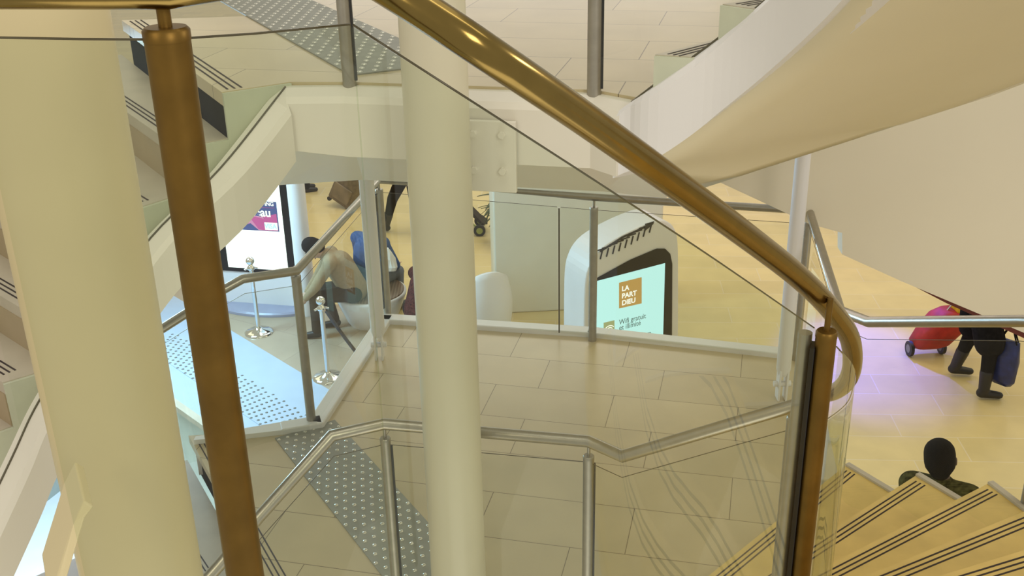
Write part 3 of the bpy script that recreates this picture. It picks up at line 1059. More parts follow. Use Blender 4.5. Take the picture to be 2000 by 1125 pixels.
# --- kiosk with the blue screen
o, u, n, P = vplane(1230, 530, 10.0, 27)
kio = thing('information_kiosk', (o.x, o.y, GZ), 'white rounded information kiosk with pale blue lit screen beside the big square pillar', 'kiosk')
body_px = [(1140, 760), (1141, 640), (1143, 560), (1150, 523), (1168, 493), (1200, 469), (1245, 446), (1286, 431), (1306, 434), (1319, 448), (1325, 475), (1326, 560), (1325, 790)]
bp_ = smooth_path([(x, y, 0) for x, y in body_px], 3)
fl_ = [P(v.x, v.y) for v in bp_]
fl_[0].z = GZ
fl_[-1].z = GZ
MB().extr(fl_, -n * 0.42).build('body', WHITE, kio, bevel=0.022)
bez = plate_m(P, [(1150, 720), (1151, 553), (1168, 541), (1230, 507), (1282, 485), (1298, 485), (1308, 495), (1312, 515), (1311, 720)], n, 0.002, 0.012, 'screen_frame', BLACK, kio, bevel=0.004)
plate_m(P, [(1155, 735), (1156, 550), (1297, 513), (1291, 735)], n, 0.0145, 0.004, 'screen', SCRB, kio)
lg = plate_m(P, [(1207, 601), (1207, 551), (1251, 540), (1251, 591)], n, 0.019, 0.003, 'logo_square', ORANGE, kio)
for i, (tx, px, py) in enumerate((('LA', 1212, 567.5), ('PART', 1212, 581.5), ('DIEU', 1212, 595))):
    text_mesh(tx, 0.075, frame4(P(px, py) + n * 0.0225, u, n), SCRTXT, 'logo_text', lg, weight=0.0022, depth=0.0008, sx=1.0)
text_mesh('Wifi gratuit', 0.082, frame4(P(1207, 633) + n * 0.0195, u, n), SCRGREY, 'screen_text', kio, depth=0.0008, sx=0.86)
text_mesh('et illimité', 0.082, frame4(P(1207, 644) + n * 0.0195, u, n), SCRGREY, 'screen_text', kio, depth=0.0008, sx=0.86)
text_mesh('ap.com', 0.082, frame4(P(1234, 662) + n * 0.0195, u, n), SCRGREY, 'screen_text', kio, depth=0.0008, sx=0.95)
ic = plate_m(P, [(1177, 652), (1177, 629), (1198, 624), (1198, 648)], n, 0.019, 0.002, 'wifi_icon', SCRGOLD, kio)
m = MB()
cw = P(1188, 646) + n * 0.0225
for r_ in (0.022, 0.044, 0.066):
    m.tube([cw + u * (r_ * math.sin(a)) + Vector((0, 0, r_ * math.cos(a))) for a in [math.radians(x) for x in range(-50, 51, 10)]], 0.0045, 6)
m.build('wifi_arcs', SCRTXT, ic)
m = MB()
spine = [P(1172, 491) + n * 0.004, P(1215, 463) + n * 0.004, P(1273, 437) + n * 0.004]
for a, b, wd in ((spine[0], spine[1], 0.010), (spine[1], spine[2], 0.010)):
    m.tube([a, b], wd, 6)
for k in range(9):
    t_ = 0.04 + 0.95 * k / 8
    c = spine[0].lerp(spine[2], t_)
    c = c + Vector((0, 0, -0.025 * math.sin(math.pi * t_)))
    m.tube([c + u * 0.03 + Vector((0, 0, 0.02)), c - u * 0.075 + Vector((0, 0, 0.012))], 0.007, 6)
    m.tube([c, c - u * 0.022 + Vector((0, 0, -0.085))], 0.008, 6)
m.tube([spine[2] - u * 0.09 - Vector((0, 0, 0.03)), spine[2] + u * 0.015 + Vector((0, 0, 0.005))], [0.026, 0.008], 8)
m.build('arrow_grille', GASKET, kio)

# --- square pillar behind it
po, pu, pn, PP = vplane(1120, 500, 11.95, 4)
pil = thing('square_pillar', (po.x, po.y, GZ), 'broad cream square pillar behind the information kiosk', 'pillar')
a, b = PP(966, 500), PP(1296, 410)
a.z = b.z = GZ
MB().extr([a, b, b + Vector((0, 0, 4.05)), a + Vector((0, 0, 4.05))], -pn * 0.9).build('shaft', mat('pillar_paint', (0.76, 0.74, 0.64), 0.45, vary=0.02), pil, bevel=0.02)

# --- white tub seat (rounded back seen from behind)
q = G(944, 655)
tub = thing('tub_seat', (q.x, q.y, GZ), 'white moulded tub seat with a tall rounded back left of the square pillar', 'seat')
m = MB()
vs, fs = [], []
NA, NZ = 24, 12
for side in (1.0, 0.86):
    for i in range(NZ + 1):
        z = i / NZ
        for k in range(NA + 1):
            a = math.radians(-115 + 230 * k / NA)
            hgt = 0.42 + 0.44 * math.cos(a / 1.28) ** 1.0 if abs(a) < 2 else 0.42
            r_ = (0.30 + 0.05 * math.sin(z * 2.6)) * side * (1 - 0.25 * max(0, z - 0.55) ** 1.5)
            vs.append((q.x + r_ * math.sin(a + 0.35), q.y - r_ * math.cos(a + 0.35) + 0.15 * z * 0.3, GZ + 0.02 + z * hgt))
A = NA + 1
o1 = (NZ + 1) * A
for i in range(NZ):
    for k in range(NA):
        fs.append((i * A + k, i * A + k + 1, (i + 1) * A + k + 1, (i + 1) * A + k))
        fs.append((o1 + i * A + k, o1 + (i + 1) * A + k, o1 + (i + 1) * A + k + 1, o1 + i * A + k + 1))
for k in range(NA):
    fs.append((NZ * A + k, NZ * A + k + 1, o1 + NZ * A + k + 1, o1 + NZ * A + k))
    fs.append((k + 1, k, o1 + k, o1 + k + 1))
for i in range(NZ):
    fs.append((i * A, (i + 1) * A, o1 + (i + 1) * A, o1 + i * A))
    fs.append(((i + 1) * A + NA, i * A + NA, o1 + i * A + NA, o1 + (i + 1) * A + NA))
m.add(vs, fs, True)
m.build('shell_back', WHITE, tub)
MB().lathe((q.x, q.y, GZ), [(0.24, 0.0), (0.25, 0.36), (0.22, 0.42), (0.02, 0.43)], 32).build('seat', WHITE, tub)

# --- advertising totem, left
o, u, n, P = vplane(508, 520, 12.2, -12)
ad = thing('advertising_totem', (o.x, o.y, GZ), 'black framed advertising totem with white lit screen and gift card picture', 'advertising screen')
bl, br_ = P(448, 520), P(564, 523)
hz = Vector((0, 0, 1))
br_.z = bl.z
HT = 1.45
lean = -n * 0.0
q = lambda a, b: bl + u * a + hz * b
WD = (br_ - bl).length
def rect(a0, b0, a1, b1, off, th, name, m, par, bevel=0):
    return MB().extr([q(a0, b0) + n * off, q(a1, b0) + n * off, q(a1, b1) + n * off, q(a0, b1) + n * off], n * th).build(name, m, par, bevel=bevel)
MB().extr([Vector((q(-0.17, 0).x, q(-0.17, 0).y, GZ)), Vector((q(WD + 0.12, 0).x, q(WD + 0.12, 0).y, GZ)), q(WD + 0.12, HT + 0.2), q(-0.17, HT + 0.2)], -n * 0.28).build('body', WHITE, ad, bevel=0.05)
rect(-0.12, -0.055, WD + 0.10, HT + 0.1, 0.0, 0.02, 'screen_frame', BLACK, ad, 0.004)
rect(0, 0, WD, HT, 0.0205, 0.004, 'screen', SCRW, ad)
# plinth: curved
m = MB()
cpt = q(WD / 2, 0) - n * 0.14
cpt.z = GZ
vs = []
for r_, z_ in ((1.0, 0), (1.0, 0.03), (0.95, 0.05)):
    for k in range(40):
        a = 2 * math.pi * k / 40
        p = cpt + u * (0.74 * r_ * math.cos(a)) + n * (0.42 * r_ * math.sin(a))
        vs.append((p.x, p.y, GZ + 0.004 + z_))
fs = [(i * 40 + k, i * 40 + (k + 1) % 40, i * 40 + 40 + (k + 1) % 40, i * 40 + 40 + k) for i in range(2) for k in range(40)] + [tuple(range(80, 120))]
m.add(vs, fs)
m.build('plinth', mat('plinth_blue_grey', (0.33, 0.34, 0.48), 0.3, vary=0.05), ad)
# picture of the gift card
tl_, tr_, brc = P(436, 388), P(541, 393), P(545, 451)
cw_ = (tr_ - tl_).dot(u)
ch_ = tr_.z - brc.z
c0 = (tr_ - bl).dot(u) - cw_
zt = tr_.z - bl.z
zb = zt - ch_
card = rect(c0, zb, c0 + cw_, zt, 0.025, 0.003, 'card_picture', NAVY, ad)
def tri(pts, m, off, name):
    MB().extr([q(c0 + cw_ * a, zb + ch_ * b) + n * off for a, b in pts], n * 0.0015).build(name, m, card)
tri([(0.0, 0.30), (0.45, 0.52), (0.72, 0.48), (0.86, 0.02), (0.62, 0.02), (0.48, 0.24), (0.25, 0.12)], PINK, 0.0285, 'facet')
tri([(0.72, 0.48), (0.98, 0.60), (0.98, 0.02), (0.80, 0.02), (0.84, 0.2)], MAG, 0.0285, 'facet')
tri([(0.45, 0.52), (0.78, 0.40), (0.80, 0.02), (0.62, 0.05)], MAG, 0.0302, 'facet')
tri([(0.22, 0.32), (0.46, 0.43), (0.42, 0.34), (0.26, 0.24)], NAVY, 0.0302, 'facet')
tri([(0.74, 0.30), (0.98, 0.30), (0.98, 0.05), (0.74, 0.05)], SCRTXT, 0.0305, 'white_tag')
tri([(c_ + d_, e_) for c_, d_, e_ in ((0.40, 0, 0.80), (0.96, 0, 0.80), (0.96, 0, 0.79), (0.40, 0, 0.79))], MAG, 0.0302, 'pink_line')
text_mesh('SHOPPING', 0.068, frame4(q(c0 + cw_ * 0.95, zb + ch_ * 0.86) + n * 0.0285, u, n), SCRTXT, 'card_text', card, 'RIGHT', 0.002, 0.0008, 0.95)
text_mesh('cadeau', 0.15, frame4(q(c0 + cw_ * 0.88, zb + ch_ * 0.50) + n * 0.033, u, n), SCRTXT, 'card_text', card, 'RIGHT', 0.004, 0.0008, 0.95)
text_mesh('VISA', 0.085, frame4(q(c0 + cw_ * 0.96, zb + ch_ * 0.10) + n * 0.0325, u, n), MINT, 'card_text', card, 'RIGHT', 0.002, 0.0008, 0.9)

# --- slim column beside the totem
q_ = G(603, 612)
column((q_.x, q_.y), 0.105, GZ, 1.78, 'slim white round column right of the advertising totem', WHITE)

# --- stanchions and ropes
def stanchion(p, label):
    t = thing('barrier_stanchion', (p.x, p.y, GZ), label, 'stanchion', 'chrome rope stanchions')
    MB().lathe((p.x, p.y, GZ), [(0.17, 0.0), (0.17, 0.012), (0.14, 0.03), (0.05, 0.055), (0.03, 0.08)], 40).build('base', CHROME, t)
    MB().tube([(p.x, p.y, GZ + 0.05), (p.x, p.y, GZ + 0.84)], 0.025, 20).build('pole', CHROME, t)
    MB().lathe((p.x, p.y, GZ), [(0.026, 0.80), (0.045, 0.815), (0.045, 0.84), (0.028, 0.855), (0.02, 0.875)], 24).build('collar', CHROME, t)
    MB().ball((p.x, p.y, GZ + 0.915), 0.05, 20, 12).build('ball_top', CHROME, t)
    h = MB()
    for a in (20, 200):
        a = math.radians(a)
        h.tube([(p.x + 0.04 * math.cos(a), p.y + 0.04 * math.sin(a), GZ + 0.83), (p.x + 0.075 * math.cos(a), p.y + 0.075 * math.sin(a), GZ + 0.815)], 0.012, 10)
    h.build('hook', CHROME, t)
    return p


s1, s2 = G(506, 650), G(641, 738)
stanchion(s1, 'chrome ball-topped stanchion in front of the advertising totem')
stanchion(s2, 'chrome ball-topped stanchion close to the white sloping landing kerb')
ROPE = mat('navy_rope', (0.018, 0.022, 0.035), 0.6, vary=0.3, scale=60)


def rope(p, q, sag, label, r=0.019):
    pts = []
    for i in range(25):
        t_ = i / 24
        c = p.lerp(q, t_)
        pts.append(c - Vector((0, 0, sag * 4 * t_ * (1 - t_))))
    o = MB().tube(pts, r, 12).build('barrier_rope', ROPE)
    return tag(o, label, 'rope')


top = Vector((0, 0, 0.815))
d12 = (s2 - s1).normalized() * 0.075
s3 = Vector((-0.95, 9.45, GZ + 0.03))
d23 = (s3 - s2).normalized() * 0.075
rope(s2 + top + d23, s3, 0.12, 'dark rope running from the nearer chrome stanchion down behind the landing kerb')

# --- round bench with wooden top
bq = Vector((-1.68, 11.75, GZ))
ben = thing('round_bench', bq, 'round white bowl bench with brown wooden top between the two seated men', 'bench')
MB().lathe(bq, [(0.27, 0.0), (0.30, 0.05), (0.38, 0.25), (0.425, 0.37), (0.425, 0.40), (0.39, 0.405)], 56).build('bowl', WHITE, ben)
MB().lathe(bq, [(0.40, 0.39), (0.40, 0.415), (0.39, 0.42), (0.001, 0.42)], 56).build('wooden_top', wood_mat('walnut_slats', (0.16, 0.105, 0.075), (0.27, 0.19, 0.135), 9), ben)


# ================================================================== people
SKIN = mat('skin', (0.55, 0.36, 0.26), 0.5, vary=0.05)
SKIND = mat('skin_dark', (0.10, 0.06, 0.045), 0.5, vary=0.05)
HAIR = mat('black_hair', (0.008, 0.007, 0.007), 0.6, vary=0.4, scale=80, bump=0.6, spec=0.08)
C_BEIGE = mat('beige_cloth', (0.34, 0.26, 0.16), 0.9, vary=0.08, scale=30, bump=0.2, spec=0.08)
C_BLUE = mat('denim_blue_cloth', (0.055, 0.10, 0.24), 0.85, vary=0.15, scale=25, bump=0.2, spec=0.08)
C_SLATE = mat('slate_cloth', (0.13, 0.14, 0.17), 0.9, vary=0.12, scale=25, bump=0.2, spec=0.08)
C_BLACK = mat('black_cloth', (0.012, 0.011, 0.012), 0.85, vary=0.25, scale=25, bump=0.2, spec=0.08)
C_BROWN = mat('dark_brown_cloth', (0.05, 0.038, 0.028), 0.85, vary=0.2, scale=25, bump=0.2, spec=0.08)
C_RED = mat('maroon_pattern_cloth', (0.085, 0.022, 0.022), 0.85, vary=0.9, scale=60, bump=0.2, spec=0.08)
C_CAMO = mat('olive_camouflage_cloth', (0.055, 0.052, 0.018), 0.9, vary=0.75, scale=28, bump=0.2, spec=0.08)
SHOE = mat('black_shoe_leather', (0.012, 0.010, 0.010), 0.4, vary=0.2)
EYE = mat('eye_dark', (0.02, 0.015, 0.01), 0.2, vary=0.1)
LIP = mat('lip', (0.35, 0.15, 0.13), 0.5, vary=0.05)
WHITEC = mat('white_cloth', (0.8, 0.78, 0.74), 0.85, vary=0.05)


def remesh(o, vox, sm=6):
    r = o.modifiers.new('skin_over', 'REMESH')
    r.mode = 'VOXEL'
    r.voxel_size = vox
    r.use_smooth_shade = True
    s_ = o.modifiers.new('soften', 'SMOOTH')
    s_.factor = 0.5
    s_.iterations = sm
    return o


STAND = dict(pelvis=(0, 0, .95), chest=(0, 0, 1.28), neck=(0, .0, 1.46), head=(0, .02, 1.60),
             shl=(-.18, 0, 1.40), ell=(-.22, -.03, 1.12), hal=(-.22, .06, .87),
             shr=(.18, 0, 1.40), elr=(.22, -.03, 1.12), har=(.22, .06, .87),
             hpl=(-.09, 0, .92), knl=(-.10, .02, .50), anl=(-.10, 0, .08),
             hpr=(.09, 0, .92), knr=(.10, .02, .50), anr=(.10, 0, .08))


def person(loc, rz, label, over, top=C_BLACK, legs=C_BLACK, shoes=SHOE, skin=SKIN, hair=HAIR, cap=None, long_coat=0.0, k=1.0, boots=False):
    J = dict(STAND)
    J.update(over)
    R_ = Matrix.Rotation(math.radians(rz), 4, 'Z')
    T = Matrix.Translation(loc) @ R_ @ Matrix.Scale(k, 4)
    p = {a: T @ Vector(b) for a, b in J.items() if a != 'toe_down'}
    fw = (R_ @ Vector((0, 1, 0))).normalized()
    t = thing('person', loc, label, 'person')
    b = MB()
    nk, hd_ = p['neck'], p['head']
    hup = (hd_ - nk).normalized()
    hside = fw.cross(hup)
    hside = hside.normalized() if hside.length > 0.1 else R_ @ Vector((1, 0, 0))
    hf = hup.cross(hside).normalized()
    b.cap(p['pelvis'], p['chest'], .135 * k, .15 * k)
    b.cap(p['chest'], nk, .13 * k, .06 * k)
    b.cap(p['shl'], p['shr'], .065 * k, .065 * k)
    b.cap(nk, hd_, .055 * k, .055 * k)
    b.cap(hd_ - hup * .03 * k + hf * .025 * k, hd_ + hup * .045 * k - hf * .005 * k, .075 * k, .092 * k, 16)
    b.cap(hd_ - hup * .09 * k + hf * .035 * k, hd_, .045 * k, .08 * k, 16)
    b.cap(hd_ + hf * .095 * k, hd_ + hf * .118 * k - hup * .03 * k, .012 * k, .017 * k)
    for s in (-1, 1):
        b.cap(hd_ + hside * s * .088 * k + hup * .012 * k, hd_ + hside * s * .090 * k - hup * .025 * k, .018 * k, .013 * k)
    for sd_ in 'lr':
        b.cap(p['hp' + sd_], p['kn' + sd_], .085 * k, .058 * k)
        b.cap(p['kn' + sd_], p['an' + sd_], .056 * k, .036 * k)
        an = p['an' + sd_]
        ftip = fw * .09 - Vector((0, 0, .115)) if sd_ in over.get('toe_down', '') else fw * .14 - Vector((0, 0, .05))
        b.cap(an - fw * .01 * k - Vector((0, 0, .03 * k)), an + ftip * k * .92, .036 * k, .026 * k)
        b.cap(p['sh' + sd_], p['el' + sd_], .052 * k, .040 * k)
        b.cap(p['el' + sd_], p['ha' + sd_], .040 * k, .027 * k)
        hd2 = (p['ha' + sd_] - p['el' + sd_]).normalized()
        sx = fw.cross(hd2)
        sx = sx.normalized() if sx.length > .1 else R_ @ Vector((1, 0, 0))
        palm = p['ha' + sd_] + hd2 * .07 * k
        wv = hd2.cross(sx).normalized()
        b.cap(p['ha' + sd_], palm, .028 * k, .034 * k)
        for fi, ln in zip((-.028, -.010, .010, .027), (.062, .074, .070, .055)):
            f0_ = palm + wv * fi * k
            f1_ = f0_ + hd2 * ln * .55 * k
            b.cap(f0_, f1_, .0095 * k, .009 * k, 8)
            b.cap(f1_, f1_ + hd2 * ln * .4 * k - sx * .018 * k * (1 if sd_ == 'l' else -1), .009 * k, .008 * k, 8)
        th = p['ha' + sd_] + hd2 * .025 * k + wv * .025 * k
        b.cap(th, th + wv * .035 * k + hd2 * .04 * k, .012 * k, .009 * k, 8)
    body = remesh(b.build('body', skin, t), .011 * k, 4)
    m = MB()
    for s in (-1, 1):
        m.ball(hd_ + hf * .094 * k + hside * s * .032 * k + hup * .015 * k, .011 * k, 10, 6)
    m.build('eyes', EYE, t)
    MB().cap(hd_ + hf * .098 * k - hside * .02 * k - hup * .062 * k, hd_ + hf * .098 * k + hside * .02 * k - hup * .062 * k, .007 * k, .007 * k).build('mouth', LIP, t)
    c = MB()
    if cap:
        c.cap(hd_ + hup * .035 * k - hf * .012 * k, hd_ + hup * .06 * k - hf * .012 * k, .106 * k, .10 * k, 18)
        c.cap(hd_ + hup * .035 * k + hf * .10 * k - hside * .04 * k, hd_ + hup * .035 * k + hf * .10 * k + hside * .04 * k, .014 * k, .014 * k)
        c.cap(hd_ + hup * .03 * k + hf * .16 * k - hside * .035 * k, hd_ + hup * .03 * k + hf * .16 * k + hside * .035 * k, .012 * k, .012 * k)
        c.cap(hd_ + hup * .035 * k + hf * .09 * k, hd_ + hup * .025 * k + hf * .175 * k, .03 * k, .013 * k)
        remesh(c.build('cap', cap, t), .010 * k, 4)
        c = MB()
        c.cap(hd_ - hf * .04 * k - hup * .02 * k, hd_ - hf * .03 * k + hup * .05 * k, .085 * k, .09 * k, 16)
        remesh(c.build('hair', hair, t), .010 * k, 3)
    else:
        c.cap(hd_ - hf * .028 * k + hup * .0 * k, hd_ - hf * .022 * k + hup * .06 * k, .100 * k, .100 * k, 18)
        c.cap(hd_ - hf * .045 * k - hup * .05 * k, hd_ - hf * .03 * k, .07 * k, .09 * k, 16)
        remesh(c.build('hair', hair, t), .010 * k, 3)
    c = MB()
    c.cap(p['pelvis'], p['chest'], .165 * k, .175 * k)
    c.cap(p['chest'], nk - (nk - p['chest']) * .12, .165 * k, .085 * k)
    c.cap(p['shl'], p['shr'], .088 * k, .088 * k)
    for sd_ in 'lr':
        c.cap(p['sh' + sd_], p['el' + sd_], .077 * k, .062 * k)
        c.cap(p['el' + sd_], p['ha' + sd_] - (p['ha' + sd_] - p['el' + sd_]) * .05, .060 * k, .044 * k)
        if long_coat:
            c.cap(p['hp' + sd_], p['hp' + sd_].lerp(p['kn' + sd_], long_coat), .14 * k, .145 * k)
    remesh(c.build('jacket', top, t), .014 * k, 5)
    c = MB()
    c.cap(p['hpl'], p['hpr'], .125 * k, .125 * k)
    for sd_ in 'lr':
        c.cap(p['hp' + sd_], p['kn' + sd_], .107 * k, .080 * k)
        an = p['an' + sd_]
        e_ = an.lerp(p['kn' + sd_], .38 if boots else .04)
        c.cap(p['kn' + sd_], e_, .078 * k, .06 * k)
    remesh(c.build('trousers', legs, t), .014 * k, 5)
    for sd_ in 'lr':
        c = MB()
        an = p['an' + sd_]
        ft = (p['an' + sd_] - p['kn' + sd_]).normalized()
        tip = fw * .15 - Vector((0, 0, .05))
        if sd_ in over.get('toe_down', ''):
            tip = fw * .09 - Vector((0, 0, .115))
        c.cap(an - fw * .02 * k - Vector((0, 0, .03 * k)), an + tip * k, .048 * k, .036 * k)
        if boots:
            c.cap(an, an.lerp(p['kn' + sd_], .42), .052 * k, .066 * k)
        remesh(c.build('shoe', shoes, t), .010 * k, 3)
    return t


def lz(p):
    return Vector((p.x, p.y, GZ))


# seated man with cap, bending to the left
pel = PZ(692, 566, GZ + .52)
person(Vector((pel.x, pel.y, GZ)), 96, 'person in beige jacket and black cap sitting hunched on the round bench', dict(
    pelvis=(0, 0, .54), chest=(0, .15, .84), neck=(0, .30, .99), head=(0, .41, 1.06),
    shl=(-.17, .24, .93), ell=(-.22, .42, .68), hal=(-.12, .55, .50), shr=(.17, .24, .93), elr=(.22, .40, .66), har=(.10, .55, .48),
    hpl=(-.09, .02, .52), knl=(-.13, .44, .52), anl=(-.14, .46, .09), hpr=(.09, .02, .52), knr=(.13, .36, .50), anr=(.12, .26, .09)),
    top=C_BEIGE, legs=C_BROWN, cap=C_BLACK)
pel = PZ(716, 550, GZ + .50)
person(Vector((pel.x, pel.y, GZ)), -32, 'person in blue denim jacket sitting on the bench behind the thin white column', dict(
    pelvis=(0, 0, .54), chest=(0, .07, .88), neck=(0, .17, 1.05), head=(0, .28, 1.15),
    shl=(-.19, .12, .98), ell=(-.27, .22, .70), hal=(-.12, .42, .60), shr=(.19, .12, .98), elr=(.29, .20, .70), har=(.14, .42, .60),
    hpl=(-.09, .02, .52), knl=(-.12, .44, .50), anl=(-.13, .44, .09), hpr=(.09, .02, .52), knr=(.13, .44, .50), anr=(.13, .42, .09)),
    top=C_BLUE, legs=C_SLATE)
# crouching person in maroon
pel = PZ(822, 606, GZ + .30)
person(Vector((pel.x, pel.y, GZ)), -42, 'person in maroon patterned jacket crouching beside the central round column', dict(
    pelvis=(0, -.05, .32), chest=(0, .08, .60), neck=(0, .18, .76), head=(0, .25, .88),
    shl=(-.19, .12, .68), ell=(-.25, .30, .48), hal=(-.12, .45, .50), shr=(.19, .12, .68), elr=(.25, .30, .48), har=(.12, .45, .50),
    hpl=(-.10, -.03, .30), knl=(-.15, .32, .50), anl=(-.13, .10, .09), hpr=(.10, -.03, .30), knr=(.15, .32, .50), anr=(.13, .08, .09)),
    top=C_RED, legs=C_BLACK)
WALK = dict(hpl=(-.09, 0, .91), knl=(-.10, .22, .52), anl=(-.10, .36, .09), hpr=(.09, 0, .91), knr=(.10, -.02, .50), anr=(.10, -.30, .16), toe_down='r',
            ell=(-.22, -.10, 1.13), hal=(-.21, -.14, .89), elr=(.22, .06, 1.13), har=(.2, .2, .93))
q_ = G(803, 455)
person(lz(q_), 62, 'person in black trousers and boots striding left behind the central round column', WALK, top=C_SLATE, legs=C_BLACK, boots=True)
q_ = G(722, 385)
person(lz(q_), 10, 'person in black pulling the brown suitcase behind the thin white column', dict(hal=(-.30, -.16, .80), ell=(-.24, -.1, 1.1)), top=C_BLACK, legs=C_BLACK)
q_ = G(597, 372)
person(lz(q_), -70, 'person in black shoes standing far back under the landing, right of the slim white column', dict(), top=C_BROWN, legs=C_BLACK)
# walker at the right
q_ = G(1888, 753)
RW = person(lz(q_), -97, 'person in black coat and boots walking right with blue bag and red trolley', dict(
    hpl=(-.11, 0, .90), knl=(-.17, .03, .52), anl=(-.21, -.07, .10), hpr=(.11, 0, .90), knr=(.19, .10, .50), anr=(.25, .08, .09),
    hal=(-.22, -.12, .88), ell=(-.26, -.08, 1.12), elr=(.25, .06, 1.12), har=(.24, .20, .92)), top=C_BLACK, legs=C_BLACK, boots=True, long_coat=.85, k=1.06)
# head and shoulder below the stair flight, right
person(Vector((2.80, 5.98, GZ)), -28, 'person with black hair and olive camouflage jacket below the fanned stair steps', dict(head=(-.03, .02, 1.61)), top=C_CAMO, legs=C_BLACK, skin=SKIND)

# --- things carried
rot = lambda rz, rx=0: Matrix.Rotation(math.radians(rz), 3, 'Z') @ Matrix.Rotation(math.radians(rx), 3, 'X')
b0 = PPL(1958, 700, Vector((q_.x, q_.y, 0)), Vector((0, 1, 0)))
hand = lz(q_) + Matrix.Rotation(math.radians(-97), 3, 'Z') @ Vector((.25, .22, .86))
bag = thing('shopping_bag', (hand.x, hand.y, hand.z - .68), 'blue shopping bag carried by the walker at the right', 'bag')
m = MB()
rb = rot(-50)
cb = hand + Vector((0.03, 0.0, -.42))
vs = []
for z_, sx, sy in ((-.27, .09, .04), (-.22, .12, .06), (0.0, .13, .065), (.16, .12, .04), (.22, .11, .02)):
    for k in range(12):
        a = 2 * math.pi * k / 12
        f = 1 + .06 * math.sin(5 * a + z_ * 20)
        v = rb @ Vector((sx * f * math.copysign(abs(math.cos(a)) ** .6, math.cos(a)), sy * f * math.copysign(abs(math.sin(a)) ** .6, math.sin(a)), z_))
        vs.append(cb + v)
fs = [(i * 12 + k, i * 12 + (k + 1) % 12, i * 12 + 12 + (k + 1) % 12, i * 12 + 12 + k) for i in range(4) for k in range(12)] + [tuple(range(12))[::-1], tuple(range(48, 60))]
m.add(vs, fs, True)
m.build('bag_body', mat('blue_plastic', (0.012, 0.022, 0.13), 0.3, vary=0.5, scale=12), bag)
m = MB()
for s in (-1, 1):
    m.tube([cb + rb @ Vector((-.09, .02 * s, .2)), cb + rb @ Vector((-.03, .012 * s, .34)), cb + rb @ Vector((.03, .012 * s, .34)), cb + rb @ Vector((.09, .02 * s, .2))], .008, 8)
m.build('handle', C_BLACK, bag)

# --- red shopping trolley
w1, w2 = G(1775, 694), G(1837, 690)
ax = (w2 - w1)
ax.z = 0
axn = ax.normalized()
mid_ = (w1 + w2) / 2
fwd = Vector((-axn.y, axn.x, 0))
pull = (axn * 0.75 + fwd * -0.1).normalized()
tr_o = thing('shopping_trolley', (mid_.x, mid_.y, GZ), 'red two-wheeled shopping trolley pulled behind the walker at the right', 'trolley')
WR = .085
for wv_, s in ((w1, -1), (w2, 1)):
    c = Vector((wv_.x, wv_.y, GZ + WR))
    wh = MB()
    wh.tube([c - fwd * 0 - axn * .018, c + axn * .018], WR, 28)
    ww = wh.build('wheel', GASKET, tr_o)
    MB().tube([c - axn * .021, c + axn * .021], WR * .55, 20).build('wheel_hub', mat('hub_grey', (.2, .2, .22), .4), ww)
axl = MB().tube([Vector((w1.x, w1.y, GZ + WR)), Vector((w2.x, w2.y, GZ + WR))], .009, 10)
lean_v = (hz * 0.80 + axn * 0.55 - fwd * 0.0).normalized()
for s in (-.12, .12):
    p_ = mid_ + axn * s
    axl.tube([Vector((p_.x, p_.y, GZ + WR)), Vector((p_.x, p_.y, GZ + WR)) + lean_v * .95], .009, 10)
axl.build('frame', CHROME, tr_o)
m = MB()
vs = []
base_ = Vector((mid_.x, mid_.y, GZ + WR + .03))
prof = ((0.0, .15, .11), (.05, .20, .15), (.25, .23, .17), (.42, .22, .17), (.50, .17, .12))
sidea = axn
for h_, sx, sy in prof:
    for k in range(20):
        a = 2 * math.pi * k / 20
        vs.append(base_ + lean_v * h_ + sidea * (sx * math.copysign(abs(math.cos(a)) ** .55, math.cos(a))) + fwd * (sy * math.copysign(abs(math.sin(a)) ** .55, math.sin(a))))
fs = [(i * 20 + k, i * 20 + (k + 1) % 20, i * 20 + 20 + (k + 1) % 20, i * 20 + 20 + k) for i in range(4) for k in range(20)] + [tuple(range(20))[::-1], tuple(range(80, 100))]
m.add(vs, fs, True)
m.build('fabric_bag', mat('red_fabric', (0.40, 0.022, 0.010), 0.6, vary=0.25, scale=10), tr_o)
tp = base_ + lean_v * .56
pk = thing('yellow_packet', tp - lean_v * .06, 'yellow and black packet lying on top of the red trolley', 'packet')
rl = Matrix((axn, fwd, axn.cross(fwd))).transposed()
MB().box(tp, (.13, .20, .12), rl).build('yellow_half', mat('yellow_wrap', (.75, .50, .02), .4, vary=.1), pk, bevel=.02)
MB().box(tp + axn * .155, (.17, .20, .11), rl).build('black_half', GASKET, pk, bevel=.02)

# --- white paper bag by the man in blue
cq = CP + ray(761, 508) * (11.55 / ray(761, 508).y)
wbag = thing('paper_bag', (cq.x, cq.y, cq.z - .14), 'crumpled white paper bag held at the side of the person in blue denim', 'bag')
m = MB()
vs = []
for z_, sx, sy in ((-.13, .05, .035), (-.08, .085, .05), (.02, .07, .045), (.10, .04, .03), (.15, .015, .012)):
    for k in range(14):
        a = 2 * math.pi * k / 14
        f = 1 + .12 * math.sin(3 * a + z_ * 25)
        vs.append(cq + Vector((sx * f * math.cos(a) - z_ * .12, sy * f * math.sin(a), z_)))
fs = [(i * 14 + k, i * 14 + (k + 1) % 14, i * 14 + 14 + (k + 1) % 14, i * 14 + 14 + k) for i in range(4) for k in range(14)] + [tuple(range(14))[::-1], tuple(range(56, 70))]
m.add(vs, fs)
m.build('paper', WHITEC, wbag)

